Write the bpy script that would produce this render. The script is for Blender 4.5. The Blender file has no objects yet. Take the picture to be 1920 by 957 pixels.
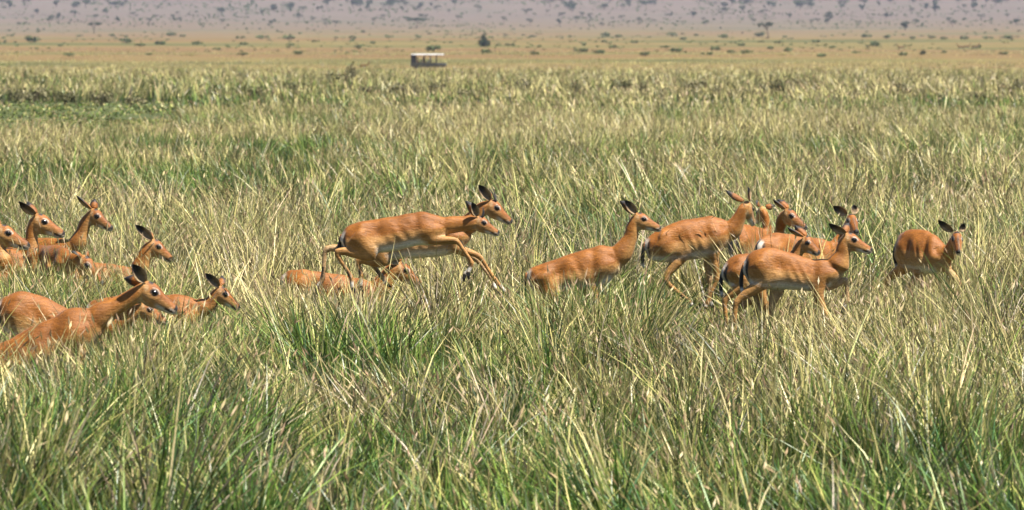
import bpy, math, random
import numpy as np
from mathutils import Vector, Matrix, kdtree, noise as mnoise

random.seed(7)
rng = np.random.default_rng(11)
scene = bpy.context.scene
col = scene.collection

# ------------------------------------------------------------------ camera
F_PX = 1920 * 200.0 / 36.0            # focal length in photo pixels
CAM_H = 2.5                           # eye height in an open vehicle
HORIZON = 80.0                        # photo row of eye level
PITCH = math.atan((478.5 - HORIZON) / F_PX)
cam = bpy.data.cameras.new('camera')
cam.lens = 200; cam.sensor_width = 36; cam.sensor_fit = 'HORIZONTAL'
cam.clip_start = 0.5; cam.clip_end = 40000
cam.dof.use_dof = True; cam.dof.focus_distance = 46.5; cam.dof.aperture_fstop = 8.0
cam_o = bpy.data.objects.new('camera', cam); col.objects.link(cam_o)
cam_o.location = (0, 0, CAM_H); cam_o.rotation_euler = (math.pi / 2 - PITCH, 0, 0)
scene.camera = cam_o

# ------------------------------------------------------------------ sky, sun, exposure
SUN = Vector((0.42, -0.21, 0.90)).normalized()
world = bpy.data.worlds.new('World'); scene.world = world; world.use_nodes = True
wn = world.node_tree.nodes; wl = world.node_tree.links
sky = wn.new('ShaderNodeTexSky'); sky.sky_type = 'NISHITA'; sky.sun_disc = False
sky.sun_elevation = math.asin(SUN.z); sky.sun_rotation = math.atan2(SUN.x, SUN.y)
sky.altitude = 1500; sky.air_density = 1.0; sky.dust_density = 1.0
bg = wn['Background']; bg.inputs['Strength'].default_value = 0.05
wl.new(sky.outputs['Color'], bg.inputs['Color'])
sl = bpy.data.lights.new('sun', 'SUN'); sl.energy = 5.0; sl.angle = math.radians(0.5); sl.color = (1.0, 0.93, 0.81)
so = bpy.data.objects.new('sun', sl); col.objects.link(so)
so.rotation_euler = SUN.to_track_quat('Z', 'Y').to_euler()
vs = scene.view_settings
vs.view_transform = 'Standard'; vs.look = 'None'; vs.gamma = 1.0; vs.exposure = 1.25; vs.use_curve_mapping = False
scene.cycles.use_denoising = True
scene.cycles.max_bounces = 6; scene.cycles.diffuse_bounces = 1; scene.cycles.glossy_bounces = 2
scene.cycles.transmission_bounces = 3; scene.cycles.transparent_max_bounces = 8; scene.cycles.volume_bounces = 0
scene.cycles.caustics_reflective = False; scene.cycles.caustics_refractive = False

# ------------------------------------------------------------------ helpers
FWD = Vector((0, math.cos(PITCH), -math.sin(PITCH))); UP = Vector((0, math.sin(PITCH), math.cos(PITCH)))
def at(px, py, d):
    """point of the place seen at a photo pixel, d metres away along the view"""
    v = FWD + Vector((1, 0, 0)) * ((px - 960) / F_PX) + UP * ((478.5 - py) / F_PX)
    return Vector((0, 0, CAM_H)) + v * (d / v.y)
def px_of(x, d): return 960 + x / d * F_PX
def py_of(z, d): return HORIZON + (CAM_H - z) / d * F_PX

def tag(o, label=None, cat=None, group=None, kind=None):
    if label: o['label'] = label
    if cat: o['category'] = cat
    if group: o['group'] = group
    if kind: o['kind'] = kind
    return o
def mesh_obj(name, verts, faces, mat, parent=None, cols=None, smooth=True):
    me = bpy.data.meshes.new(name)
    me.from_pydata([tuple(v) for v in verts], [], faces)
    if cols is not None:
        a = me.color_attributes.new('Col', 'FLOAT_COLOR', 'POINT')
        a.data.foreach_set('color', np.asarray(cols, dtype=np.float32).ravel())
    me.polygons.foreach_set('use_smooth', [smooth] * len(me.polygons))
    me.materials.append(mat)
    o = bpy.data.objects.new(name, me); col.objects.link(o)
    if parent: o.parent = parent
    return o
def empty(name, loc, parent=None):
    o = bpy.data.objects.new(name, None); col.objects.link(o); o.location = loc
    o.empty_display_size = 0.2
    if parent: o.parent = parent
    return o
def copy_tree(o, parent=None):
    c = o.copy(); col.objects.link(c); c.parent = parent
    for ch in o.children: copy_tree(ch, c)
    return c
class VN:
    """smooth value noise in the plane, vectorised"""
    def __init__(s, seed): s.g = np.random.default_rng(seed).random((256, 256))
    def __call__(s, x, y, scale):
        x = np.asarray(x) / scale; y = np.asarray(y) / scale
        xi = np.floor(x).astype(int); yi = np.floor(y).astype(int)
        fx = x - xi; fy = y - yi; fx = fx * fx * (3 - 2 * fx); fy = fy * fy * (3 - 2 * fy)
        g = s.g; a = g[xi % 256, yi % 256]; b = g[(xi + 1) % 256, yi % 256]
        c = g[xi % 256, (yi + 1) % 256]; d = g[(xi + 1) % 256, (yi + 1) % 256]
        return (a * (1 - fx) + b * fx) * (1 - fy) + (c * (1 - fx) + d * fx) * fy
n1, n2, n3 = VN(1), VN(2), VN(3)

# ------------------------------------------------------------------ materials
def new_mat(name):
    m = bpy.data.materials.new(name); m.use_nodes = True
    nt = m.node_tree; return m, nt, nt.nodes['Principled BSDF']
def ramp(nt, fac, stops):
    r = nt.nodes.new('ShaderNodeValToRGB'); e = r.color_ramp.elements
    while len(e) < len(stops): e.new(0.5)
    for i, (p, c) in enumerate(stops): e[i].position = p; e[i].color = (*c, 1)
    nt.links.new(fac, r.inputs[0]); return r.outputs[0]
def noise_tex(nt, scale, detail=3, vec=None, rough=0.55):
    t = nt.nodes.new('ShaderNodeTexNoise'); t.inputs['Scale'].default_value = scale
    t.inputs['Detail'].default_value = detail; t.inputs['Roughness'].default_value = rough
    if vec is not None: nt.links.new(vec, t.inputs['Vector'])
    return t.outputs['Fac']
def mixc(nt, fac, a, b, mode='MIX'):
    m = nt.nodes.new('ShaderNodeMix'); m.data_type = 'RGBA'; m.blend_type = mode
    for k, v in ((0, fac), (6, a), (7, b)):
        if isinstance(v, (int, float)): m.inputs[k].default_value = v
        elif isinstance(v, tuple): m.inputs[k].default_value = (*v, 1)
        else: nt.links.new(v, m.inputs[k])
    return m.outputs[2]
def objcoord(nt): return nt.nodes.new('ShaderNodeTexCoord').outputs['Object']
def mapping(nt, vec, sc):
    m = nt.nodes.new('ShaderNodeMapping'); m.inputs['Scale'].default_value = sc
    nt.links.new(vec, m.inputs['Vector']); return m.outputs[0]
def plain(name, c, rough=0.6, spec=0.3, var=0.25, scale=30):
    m, nt, p = new_mat(name)
    f = noise_tex(nt, scale, 3, objcoord(nt))
    cc = ramp(nt, f, [(0.3, tuple(x * (1 - var) for x in c)), (0.7, tuple(min(1, x * (1 + var)) for x in c))])
    nt.links.new(cc, p.inputs['Base Color']); p.inputs['Roughness'].default_value = rough
    p.inputs['Specular IOR Level'].default_value = spec
    return m

def coat_material():
    m, nt, p = new_mat('impala_coat')
    a = nt.nodes.new('ShaderNodeAttribute'); a.attribute_name = 'Col'
    oc = objcoord(nt)
    f = noise_tex(nt, 62, 5, mapping(nt, oc, (0.32, 1, 1.0)), 0.75)
    v = ramp(nt, f, [(0.32, (0.62, 0.60, 0.58)), (0.68, (1.20, 1.20, 1.20))])
    c = mixc(nt, 1.0, a.outputs['Color'], v, 'MULTIPLY')
    big = ramp(nt, noise_tex(nt, 7, 2, oc), [(0.35, (0.80, 0.77, 0.74)), (0.65, (1.10, 1.10, 1.10))])
    c = mixc(nt, 1.0, c, big, 'MULTIPLY')
    nt.links.new(c, p.inputs['Base Color'])
    p.inputs['Roughness'].default_value = 0.48; p.inputs['Specular IOR Level'].default_value = 0.38
    p.inputs['Sheen Weight'].default_value = 0.10; p.inputs['Sheen Roughness'].default_value = 0.4
    b = nt.nodes.new('ShaderNodeBump'); b.inputs['Strength'].default_value = 0.8; b.inputs['Distance'].default_value = 0.009
    nt.links.new(f, b.inputs['Height']); nt.links.new(b.outputs[0], p.inputs['Normal'])
    return m
M_COAT = coat_material()
M_EYE = plain('eye_dark', (0.006, 0.004, 0.003), 0.08, 0.6, 0.1)
M_HORN = plain('horn_grey', (0.05, 0.045, 0.045), 0.5, 0.4, 0.4, 60)
M_HOOF = plain('hoof_black', (0.018, 0.015, 0.014), 0.5, 0.4, 0.3, 60)

def grass_material(name):
    m, nt, p = new_mat(name)
    N = nt.nodes; L = nt.links
    a = N.new('ShaderNodeAttribute'); a.attribute_name = 'Col'
    v = ramp(nt, noise_tex(nt, 9, 2, objcoord(nt)), [(0.3, (0.88, 0.88, 0.86)), (0.7, (1.1, 1.1, 1.1))])
    c = mixc(nt, 1.0, a.outputs['Color'], v, 'MULTIPLY')
    L.new(c, p.inputs['Base Color']); p.inputs['Roughness'].default_value = 0.42
    p.inputs['Specular IOR Level'].default_value = 0.45
    tr = N.new('ShaderNodeBsdfTranslucent'); L.new(c, tr.inputs['Color'])
    mx = N.new('ShaderNodeMixShader'); mx.inputs[0].default_value = 0.15
    L.new(p.outputs[0], mx.inputs[1]); L.new(tr.outputs[0], mx.inputs[2])
    L.new(mx.outputs[0], N['Material Output'].inputs['Surface'])
    return m
M_GRASS = grass_material('savanna_grass')

def leaf_material(name, c1, c2):
    m, nt, p = new_mat(name)
    a = nt.nodes.new('ShaderNodeAttribute'); a.attribute_name = 'Col'
    info = nt.nodes.new('ShaderNodeObjectInfo')
    c = mixc(nt, info.outputs['Random'], c1, c2)
    c = mixc(nt, 1.0, c, a.outputs['Color'], 'MULTIPLY')
    nt.links.new(c, p.inputs['Base Color']); p.inputs['Roughness'].default_value = 0.6
    p.inputs['Specular IOR Level'].default_value = 0.2
    return m
M_LEAF = leaf_material('acacia_leaf', (0.030, 0.046, 0.020), (0.048, 0.064, 0.028))
M_BUSH = leaf_material('bush_leaf', (0.075, 0.105, 0.038), (0.115, 0.135, 0.055))
M_DARKLEAF = leaf_material('dense_leaf', (0.022, 0.040, 0.020), (0.030, 0.048, 0.024))
M_SAGE = leaf_material('sage_leaf', (0.10, 0.10, 0.045), (0.16, 0.145, 0.075))
M_BARK = plain('bark', (0.09, 0.07, 0.055), 0.8, 0.1, 0.4, 8)

def ground_material():
    m, nt, p = new_mat('savanna_ground')
    N = nt.nodes; L = nt.links
    oc = objcoord(nt)
    sep = N.new('ShaderNodeSeparateXYZ'); L.new(oc, sep.inputs[0])
    # near: soil and litter under the grass
    near = ramp(nt, noise_tex(nt, 1.6, 5, oc, 0.7), [(0.3, (0.022, 0.026, 0.010)), (0.55, (0.040, 0.040, 0.016)), (0.75, (0.075, 0.062, 0.03))])
    # plain: straw, pinkish dry grass and green swales
    f1 = noise_tex(nt, 0.0042, 4, mapping(nt, oc, (0.9, 1, 1)), 0.62)
    plain_c = ramp(nt, f1, [(0.36, (0.150, 0.094, 0.044)), (0.47, (0.155, 0.106, 0.047)), (0.53, (0.155, 0.126, 0.048)), (0.62, (0.066, 0.074, 0.026))])
    f2 = noise_tex(nt, 0.11, 4, oc, 0.7)
    plain_c = mixc(nt, 1.0, plain_c, ramp(nt, f2, [(0.3, (0.78, 0.8, 0.76)), (0.7, (1.14, 1.12, 1.1))]), 'MULTIPLY')
    hill = ramp(nt, noise_tex(nt, 0.006, 5, oc, 0.65), [(0.3, (0.098, 0.076, 0.064)), (0.5, (0.122, 0.096, 0.078)), (0.7, (0.085, 0.080, 0.058))])
    def sstep(a, b):
        mr = N.new('ShaderNodeMapRange'); mr.interpolation_type = 'SMOOTHSTEP'
        mr.inputs[1].default_value = a; mr.inputs[2].default_value = b
        L.new(sep.outputs['Y'], mr.inputs[0]); return mr.outputs[0]
    ma = N.new('ShaderNodeMath'); ma.operation = 'MULTIPLY_ADD'; ma.inputs[1].default_value = 0.058; L.new(sep.outputs['Y'], ma.inputs[0]); L.new(sep.outputs['X'], ma.inputs[2])
    def span(v, a, b):
        mr = N.new('ShaderNodeMapRange'); mr.interpolation_type = 'SMOOTHSTEP'; mr.inputs[1].default_value = a; mr.inputs[2].default_value = b; L.new(v, mr.inputs[0]); return mr.outputs[0]
    def mul(a, b):
        q = N.new('ShaderNodeMath'); q.operation = 'MULTIPLY'; L.new(a, q.inputs[0]); L.new(b, q.inputs[1]); return q.outputs[0]
    flat = mul(span(ma.outputs[0], 1.0, -2.0), mul(span(sep.outputs['Y'], 140, 152), span(sep.outputs['Y'], 242, 234)))
    turf = ramp(nt, noise_tex(nt, 0.35, 4, oc, 0.65), [(0.3, (0.055, 0.072, 0.026)), (0.6, (0.080, 0.092, 0.036)), (0.75, (0.125, 0.12, 0.050))])
    near = mixc(nt, flat, near, turf)
    c = mixc(nt, sstep(300, 620), near, plain_c)
    c = mixc(nt, sstep(1900, 4300), c, hill)
    L.new(c, p.inputs['Base Color']); p.inputs['Roughness'].default_value = 0.9
    p.inputs['Specular IOR Level'].default_value = 0.1
    return m

# ------------------------------------------------------------------ terrain
TD = np.array([-200, 0, 420, 600, 760, 860, 1000, 1300, 1500, 2000, 2500, 3000, 3400, 4000, 5000, 6000, 8000, 10000, 12000.])
TZ = np.array([0, 0, 0, -0.5, -1.35, -0.9, 0.15, 0.7, 1.6, 3.4, 5.0, 8.0, 11.5, 20, 37, 57, 98, 120, 130.])
def terrain(x, d):
    d = np.asarray(d, float); x = np.asarray(x, float)
    z = np.interp(d, TD, TZ)
    amp = np.clip((d - 900) / 2500, 0, 1)
    z = z + amp * ((n1(x + 5000, d, 420) - 0.5) * 2.2)
    amp2 = np.clip((d - 3600) / 2500, 0, 1)
    z = z + amp2 * ((n2(x + 9000, d, 1300) - 0.5) * 22)
    return z
def build_ground():
    ds = np.concatenate([[-150, -40, 0], np.geomspace(20, 12000, 150)])
    us = np.linspace(-1, 1, 121)
    D, U = np.meshgrid(ds, us, indexing='ij')
    X = U * (120 + 0.45 * np.abs(D))
    Z = terrain(X, D)
    V = np.stack([X, D, Z], -1).reshape(-1, 3)
    nu = len(us); F = []
    for i in range(len(ds) - 1):
        for j in range(nu - 1):
            a = i * nu + j; F.append((a, a + 1, a + nu + 1, a + nu))
    o = mesh_obj('ground', V, F, ground_material())
    tag(o, kind='structure')
build_ground()

# ------------------------------------------------------------------ impala builder
RED = np.array((0.290, 0.100, 0.009)); TAN = np.array((0.47, 0.242, 0.072)); PALE = np.array((0.56, 0.40, 0.225))
WHITE = np.array((0.78, 0.74, 0.66)); BLACK = np.array((0.012, 0.010, 0.010)); DARK = np.array((0.10, 0.05, 0.025))
GREYW = np.array((0.50, 0.44, 0.38))
def sst(a, b, x):
    t = np.clip((np.asarray(x, float) - a) / (b - a), 0, 1); return t * t * (3 - 2 * t)
def lerp(a, b, t): return a + (b - a) * np.asarray(t)[..., None]
def catmull(P, n):
    """P: k x m control rows, n samples per segment"""
    P = np.asarray(P, float); k = len(P); out = []
    for i in range(k - 1):
        p0 = P[max(i - 1, 0)]; p1 = P[i]; p2 = P[i + 1]; p3 = P[min(i + 2, k - 1)]
        for t in np.linspace(0, 1, n, endpoint=False):
            m1 = (p2 - p0) * 0.5; m2 = (p3 - p1) * 0.5
            t2 = t * t; t3 = t2 * t
            out.append((2 * t3 - 3 * t2 + 1) * p1 + (t3 - 2 * t2 + t) * m1 + (-2 * t3 + 3 * t2) * p2 + (t3 - t2) * m2)
    out.append(P[-1]); return np.array(out)

class Skin:
    """closed lofts gathered, then fused into one surface"""
    def __init__(s): s.v = []; s.f = []; s.c = []; s.l = []
    def loft(s, rings, cols, lab):
        n = len(rings[0]); b = len(s.v)
        for r, c in zip(rings, cols):
            s.v += [tuple(p) for p in r]; s.c += list(c); s.l += [lab] * n
        k = len(rings)
        for i in range(k - 1):
            for j in range(n):
                a = b + i * n + j; a2 = b + i * n + (j + 1) % n
                s.f.append((a, a2, a2 + n, a + n))
        for ri, flip in ((0, True), (k - 1, False)):
            cen = np.mean(rings[ri], axis=0); s.v.append(tuple(cen)); s.c.append(np.mean(cols[ri], axis=0)); s.l.append(lab)
            ci = len(s.v) - 1
            for j in range(n):
                a = b + ri * n + j; a2 = b + ri * n + (j + 1) % n
                s.f.append((a2, a, ci) if flip else (a, a2, ci))
def ring(c, a, bvec, ra, rb, n=20, egg=0.0):
    ph = np.linspace(0, 2 * np.pi, n, endpoint=False)
    up = np.cos(ph); sd = np.sin(ph)
    return np.array(c) + np.outer(sd * ra * (1 - egg * up), a) + np.outer(up * rb, bvec)
def V3(v): return np.array((v.x, v.y, v.z))
def nrm(v): v = np.asarray(v, float); return v / (np.linalg.norm(v) + 1e-9)

HEAD = [  # x, z centre, half height, half width  (length 0.25)
    (-0.014, -0.002, 0.028, 0.022), (0.000, -0.004, 0.050, 0.036), (0.030, -0.012, 0.068, 0.046), (0.065, -0.018, 0.075, 0.051),
    (0.095, -0.021, 0.070, 0.049), (0.125, -0.026, 0.060, 0.042), (0.160, -0.032, 0.050, 0.035), (0.195, -0.037, 0.043, 0.031),
    (0.225, -0.041, 0.037, 0.029), (0.246, -0.043, 0.030, 0.025), (0.258, -0.043, 0.018, 0.016)]

def head_color(x, y, z):
    """coat pattern of the head in head axes: x forward, y to the right, z up (length 0.25)"""
    zt = np.interp(x, [h[0] for h in HEAD], [h[1] + h[2] for h in HEAD]); zb = np.interp(x, [h[0] for h in HEAD], [h[1] - h[2] for h in HEAD])
    rel = (z - zb) / np.maximum(zt - zb, 1e-3)
    ay = np.abs(y)
    c = lerp(np.tile(TAN * np.array((0.98, 0.98, 1.05)), (len(x), 1)), RED * np.array((1.05, 1.0, 0.9)), sst(0.50, 0.78, rel))
    c = lerp(c, RED * 0.42, sst(0.020, 0.008, ay) * sst(0.8, 0.95, rel) * sst(0.08, 0.12, x))
    # white chin, lip and throat
    c = lerp(c, WHITE, sst(0.34, 0.22, rel) * sst(0.10, 0.16, x))
    c = lerp(c, PALE, sst(0.22, 0.05, rel) * sst(0.12, 0.06, x))
    c = lerp(c, WHITE * 0.95, sst(0.012, 0.006, np.abs(rel - 0.38) * 0.06) * sst(0.20, 0.225, x) * 0.6)
    # pale ring about the eye, brightest above and in front
    ex, ez = 0.085, 0.006
    r = np.hypot((x - ex) / 1.3, z - ez)
    side = sst(0.022, 0.032, ay)
    c = lerp(c, WHITE, 0.55 * sst(0.030, 0.026, r) * side * sst(0.010, 0.020, (z - ez) + 0.35 * (x - ex)))
    c = lerp(c, DARK * 0.5, sst(0.024, 0.020, r) * side)
    # dark band on the crown and grey cheek spot below the ear
    c = lerp(c, BLACK * 2, sst(0.045, 0.034, np.abs(x - 0.040) * 2.1 + ay * 0.35) * sst(0.86, 0.95, rel))
    c = lerp(c, PALE, sst(0.028, 0.012, np.hypot(x - 0.022, z - 0.010)) * side * 0.6)
    # nose
    c = lerp(c, BLACK, sst(0.232, 0.240, x) * sst(0.42, 0.55, rel))
    c = lerp(c, DARK * 0.6, sst(0.006, 0.003, np.abs(rel - 0.27) * 0.05) * sst(0.17, 0.19, x) * sst(0.245, 0.235, x))
    return c

def build_ear(root, base, tip, opening, half, rootloc, fwdness):
    ax = tip - base; L = np.linalg.norm(ax); ax = ax / L
    nm = nrm(opening - ax * np.dot(opening, ax)); sd = np.cross(ax, nm)
    nu, nv = 10, 9; V = []; C = []; F = []
    prof = [0.30, 0.62, 0.86, 0.98, 1.0, 0.96, 0.86, 0.68, 0.42, 0.10]
    for layer in (0, 1):
        for i in range(nu):
            t = i / (nu - 1); w = half * prof[i]
            for j in range(nv):
                s = -1 + 2 * j / (nv - 1)
                p = base + ax * (L * t) + sd * (s * w * 0.92) + nm * (0.55 * w * (s * s - 0.55) - (0.004 if layer else 0.0) * (1 - 0.6 * abs(s)) + 0.02 * math.sin(t * 2.4) * L)
                V.append(p - rootloc)
                if layer == 0:      # inside: pale hair, a dark rim, and shade painted dark into the hollow
                    c = lerp(PALE * 0.42, BLACK * 2.5, sst(0.45, 0.75, t + 0.12 * (1 - abs(s))))
                    c = lerp(c, PALE * 0.9, sst(0.55, 0.85, abs(s)) * sst(0.72, 0.55, t))
                    c = lerp(c, BLACK, sst(0.72, 0.8, t))
                else:
                    c = lerp(RED * 1.02, RED * 0.9, t)
                    c = lerp(c, BLACK, sst(0.58, 0.74, t + 0.1 * abs(s)))
                    c = lerp(c, BLACK * 2, sst(0.62, 0.85, abs(s)) * sst(0.2, 0.4, t))
                C.append((*c, 1))
    o = nu * nv
    for i in range(nu - 1):
        for j in range(nv - 1):
            a = i * nv + j
            F.append((a, a + 1, a + nv + 1, a + nv)); F.append((o + a + nv, o + a + nv + 1, o + a + 1, o + a))
    for i in range(nu - 1):
        for j in (0, nv - 1):
            a = i * nv + j; q = (a, a + nv, o + a + nv, o + a); F.append(q if j == 0 else q[::-1])
    for j in range(nv - 1):
        for i in (0, nu - 1):
            a = i * nv + j; q = (a + 1, a, o + a, o + a + 1); F.append(q if i == 0 else q[::-1])
    return mesh_obj('ear', V, F, M_COAT, root, C)

def sphere(name, c, r, mat, root, sc=(1, 1, 1), axes=None, nu=10, nv=14):
    V = []; F = []
    ax = axes if axes is not None else np.eye(3)
    for i in range(nu + 1):
        th = math.pi * i / nu
        for j in range(nv):
            ph = 2 * math.pi * j / nv
            l = np.array((math.sin(th) * math.cos(ph) * sc[0], math.sin(th) * math.sin(ph) * sc[1], math.cos(th) * sc[2])) * r
            V.append(c + l @ ax)
    for i in range(nu):
        for j in range(nv):
            a = i * nv + j; b = i * nv + (j + 1) % nv
            F.append((a, a + nv, b + nv, b))
    return mesh_obj(name, V, F, mat, root)

def tube(name, pts, radii, mat, root, n=8, cols=None):
    V = []; F = []; C = []; pts = np.array(pts, float)
    for i, p in enumerate(pts):
        t = nrm(pts[min(i + 1, len(pts) - 1)] - pts[max(i - 1, 0)])
        a = nrm(np.cross(t, (0.13, 0.9, 0.4))); b = np.cross(t, a)
        for j in range(n):
            q = 2 * math.pi * j / n
            V.append(p + (a * math.cos(q) + b * math.sin(q)) * radii[i])
            if cols is not None: C.append((*cols[i], 1))
    for i in range(len(pts) - 1):
        for j in range(n):
            a = i * n + j; b = i * n + (j + 1) % n
            F.append((a, b, b + n, a + n))
    F.append(tuple(range(n))[::-1]); F.append(tuple((len(pts) - 1) * n + j for j in range(n)))
    return mesh_obj(name, V, F, mat, root, C if cols is not None else None)

HIND_R = [(0.0, .112, .062), (0.5, .110, .062), (1.0, .076, .052), (1.5, .047, .036), (1.9, .030, .023), (2.0, .030, .024), (2.15, .023, .020),
          (2.5, .0195, .0175), (2.85, .0195, .0175), (3.0, .024, .020), (3.4, .018, .017), (4.0, .021, .019)]
FORE_R = [(0.0, .072, .045), (0.5, .064, .044), (1.0, .046, .038), (1.5, .034, .029), (1.9, .026, .023), (2.0, .027, .025), (2.2, .020, .019),
          (2.5, .0175, .0165), (2.85, .0180, .0165), (3.0, .0225, .0195), (3.4, .0175, .016), (4.0, .020, .018)]

def impala(A, name='impala', voxel=0.0075, horn_mat=None):
    d = A['d']; sc = F_PX / d; k = A.get('k', 0.0); z = A.get('size', 1.0)
    st = A['torso']; x0 = 0.5 * (st[0][0] + st[-1][0])
    dep = lambda x: d + k * (x - x0) / sc
    sgn = 1.0 if st[-1][0] > st[0][0] else -1.0
    F = nrm((sgn, sgn * k, 0)); S = np.array((F[1], -F[0], 0))      # S: right-hand side of the animal
    sk = Skin()
    # torso: upright slices from rump to chest
    rows = []
    for (x, yt, yb, *w) in st:
        t = at(x, yt, dep(x)); b = at(x, yb, dep(x)); c = (t + b) / 2; rz = (t - b).length / 2
        rows.append((c.x, c.y, c.z, rz, w[0] if w else 0.64 * rz))
    rows = np.array(rows)
    first, last = rows[0], rows[-1]
    Rr = catmull(rows, 5)
    rings = []; cols = []
    NN = 26; ph = np.linspace(0, 2 * np.pi, NN, endpoint=False); up = np.cos(ph)
    def tcol(s, front=False):
        c = lerp(np.tile(RED, (NN, 1)), RED * 0.86, sst(0.75, 1.0, up))
        c = lerp(c, TAN, sst(0.12, -0.18, up)); c = lerp(c, PALE, 0.8 * sst(-0.28, -0.58, up))
        c = lerp(c, WHITE * 1.08, sst(-0.64, -0.76, up) * (1.0 if 0.12 < s < 0.86 else 0.0))
        return c
    for frac, scl in ((0.42, 0.42), (0.24, 0.78)):
        rings.append(ring(first[:3] - F * first[3] * frac, S, (0, 0, 1), first[4] * scl, first[3] * scl, NN)); cols.append(tcol(0))
    for i, r in enumerate(Rr):
        s = i / (len(Rr) - 1)
        rings.append(ring(r[:3], S, (0, 0, 1), r[4], r[3], NN, 0.16 if s < 0.75 else 0.05)); cols.append(tcol(s))
    for frac, scl in ((0.24, 0.78), (0.42, 0.42)):
        rings.append(ring(last[:3] + F * last[3] * frac, S, (0, 0, 1), last[4] * scl, last[3] * scl, NN)); cols.append(tcol(1))
    sk.loft(rings, cols, 0)
    rump = first[:3] - F * first[3] * 0.3
    # head frame
    hdep = dep(st[-1][0])
    pol = A['poll']; nos = A['nose']
    P = V3(at(pol[0], pol[1], hdep + (pol[2] if len(pol) > 2 else 0))); Q = V3(at(nos[0], nos[1], hdep + (nos[2] if len(nos) > 2 else 0)))
    # the skull axis runs a little above the line from skull to nose tip
    hl = np.linalg.norm(Q - P); hs = hl / 0.25
    hs_w = min(hs, 1.12) if A.get('hw') is None else A['hw']
    f0 = nrm(Q - P); u0 = nrm(np.array((0, 0, 1)) - f0 * f0[2]); tilt = math.atan2(0.040, 0.25)
    f = f0 * math.cos(tilt) + u0 * math.sin(tilt); u = u0 * math.cos(tilt) - f0 * math.sin(tilt)
    r_ = np.cross(f, u)
    rl = A.get('roll', 0.0)
    if rl: u, r_ = u * math.cos(rl) + r_ * math.sin(rl), r_ * math.cos(rl) - u * math.sin(rl)
    def H(x, y, zz): return P + f * x * hs + r_ * y * hs_w + u * zz * hs_w
    # neck
    nk = [np.array((*(0.55 * V3(at(*st[-2][:1], 0.62 * st[-2][1] + 0.38 * st[-2][2], dep(st[-2][0]))) + 0.45 * last[:3]), last[3] * 0.80, last[4] * 1.0))]
    nn = len(A['neck'])
    for i, (x, y, rr) in enumerate(A['neck']):
        t = (i + 0.5) / (nn + 0.2)
        q = V3(at(x, y, hdep + (pol[2] if len(pol) > 2 else 0) * t)); rm = rr / sc
        nk.append(np.array((*q, rm * 1.03, rm * (0.78 if i < nn - 1 else 0.82))))
    e = H(0.018, 0, -0.006); nk.append(np.array((*e, 0.046 * hs_w, 0.040 * hs_w)))
    Nr = catmull(nk, 6); rings = []; cols = []; NK = 20
    up = np.cos(np.linspace(0, 2 * np.pi, NK, endpoint=False))
    for i, r in enumerate(Nr):
        t = nrm(Nr[min(i + 1, len(Nr) - 1)][:3] - Nr[max(i - 1, 0)][:3])
        side = nrm(S + (r_ - S) * (i / (len(Nr) - 1)) * 0.9) if np.dot(S, r_) > -0.8 else S
        b = nrm(np.cross(side, t)); side = np.cross(t, b)
        if b[2] < 0 and abs(t[2]) < 0.9: b = -b; side = -side
        s = i / (len(Nr) - 1)
        rings.append(ring(r[:3], side, b, r[4], r[3], NK))
        c = lerp(np.tile(RED * np.array((1.02, 1.06, 1.1)), (NK, 1)), TAN, sst(0.2, -0.7, up))
        c = lerp(c, WHITE, sst(-0.55, -0.9, up) * sst(0.72, 0.92, s) * 0.9)
        cols.append(c)
    sk.loft(rings, cols, 1)
    # head
    rings = []
    for (hx, hz, hh, hw) in catmull(HEAD, 3):
        rings.append(ring(H(hx, 0, hz), r_, u, hw * hs_w, hh * hs_w, 18))
    sk.loft(rings, [np.tile(TAN, (18, 1))] * len(rings), 2)
    # legs: joints hip/shoulder, stifle/elbow, hock/carpus, fetlock, toe
    gz = float(terrain(0, d))
    toes = []
    Lm = [(V3(at(x, 0.5 * (yt + yb), dep(x))), (yb - yt) / sc) for (x, yt, yb, *w) in st]
    lenT = np.linalg.norm(last[:2] - first[:2])
    def auto(kind, near, phase):
        fr = 0.13 if kind == 'hind' else lenT - 0.10
        base = first[:3] + F * fr * min(1.0, lenT / 0.85)
        zt = np.interp(fr / max(lenT, .01), np.linspace(0, 1, len(rows)), rows[:, 2]); rz = np.interp(fr / max(lenT, .01), np.linspace(0, 1, len(rows)), rows[:, 3])
        hipz = zt + (0.25 if kind == 'hind' else -0.15) * rz
        hgt = hipz - gz - 0.02
        if kind == 'hind': pts = [(0, 1), (0.13, 0.68), (-0.07, 0.42), (-0.03, 0.11), (0.01, 0.02)]
        else: pts = [(0, 1), (-0.03, 0.76), (0.02, 0.43), (0.0, 0.11), (0.03, 0.02)]
        return [np.array((base[0], base[1], 0)) + F * (a + phase * (1 - b)) + np.array((0, 0, gz + 0.02 + b * hgt)) for a, b in pts]
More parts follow.
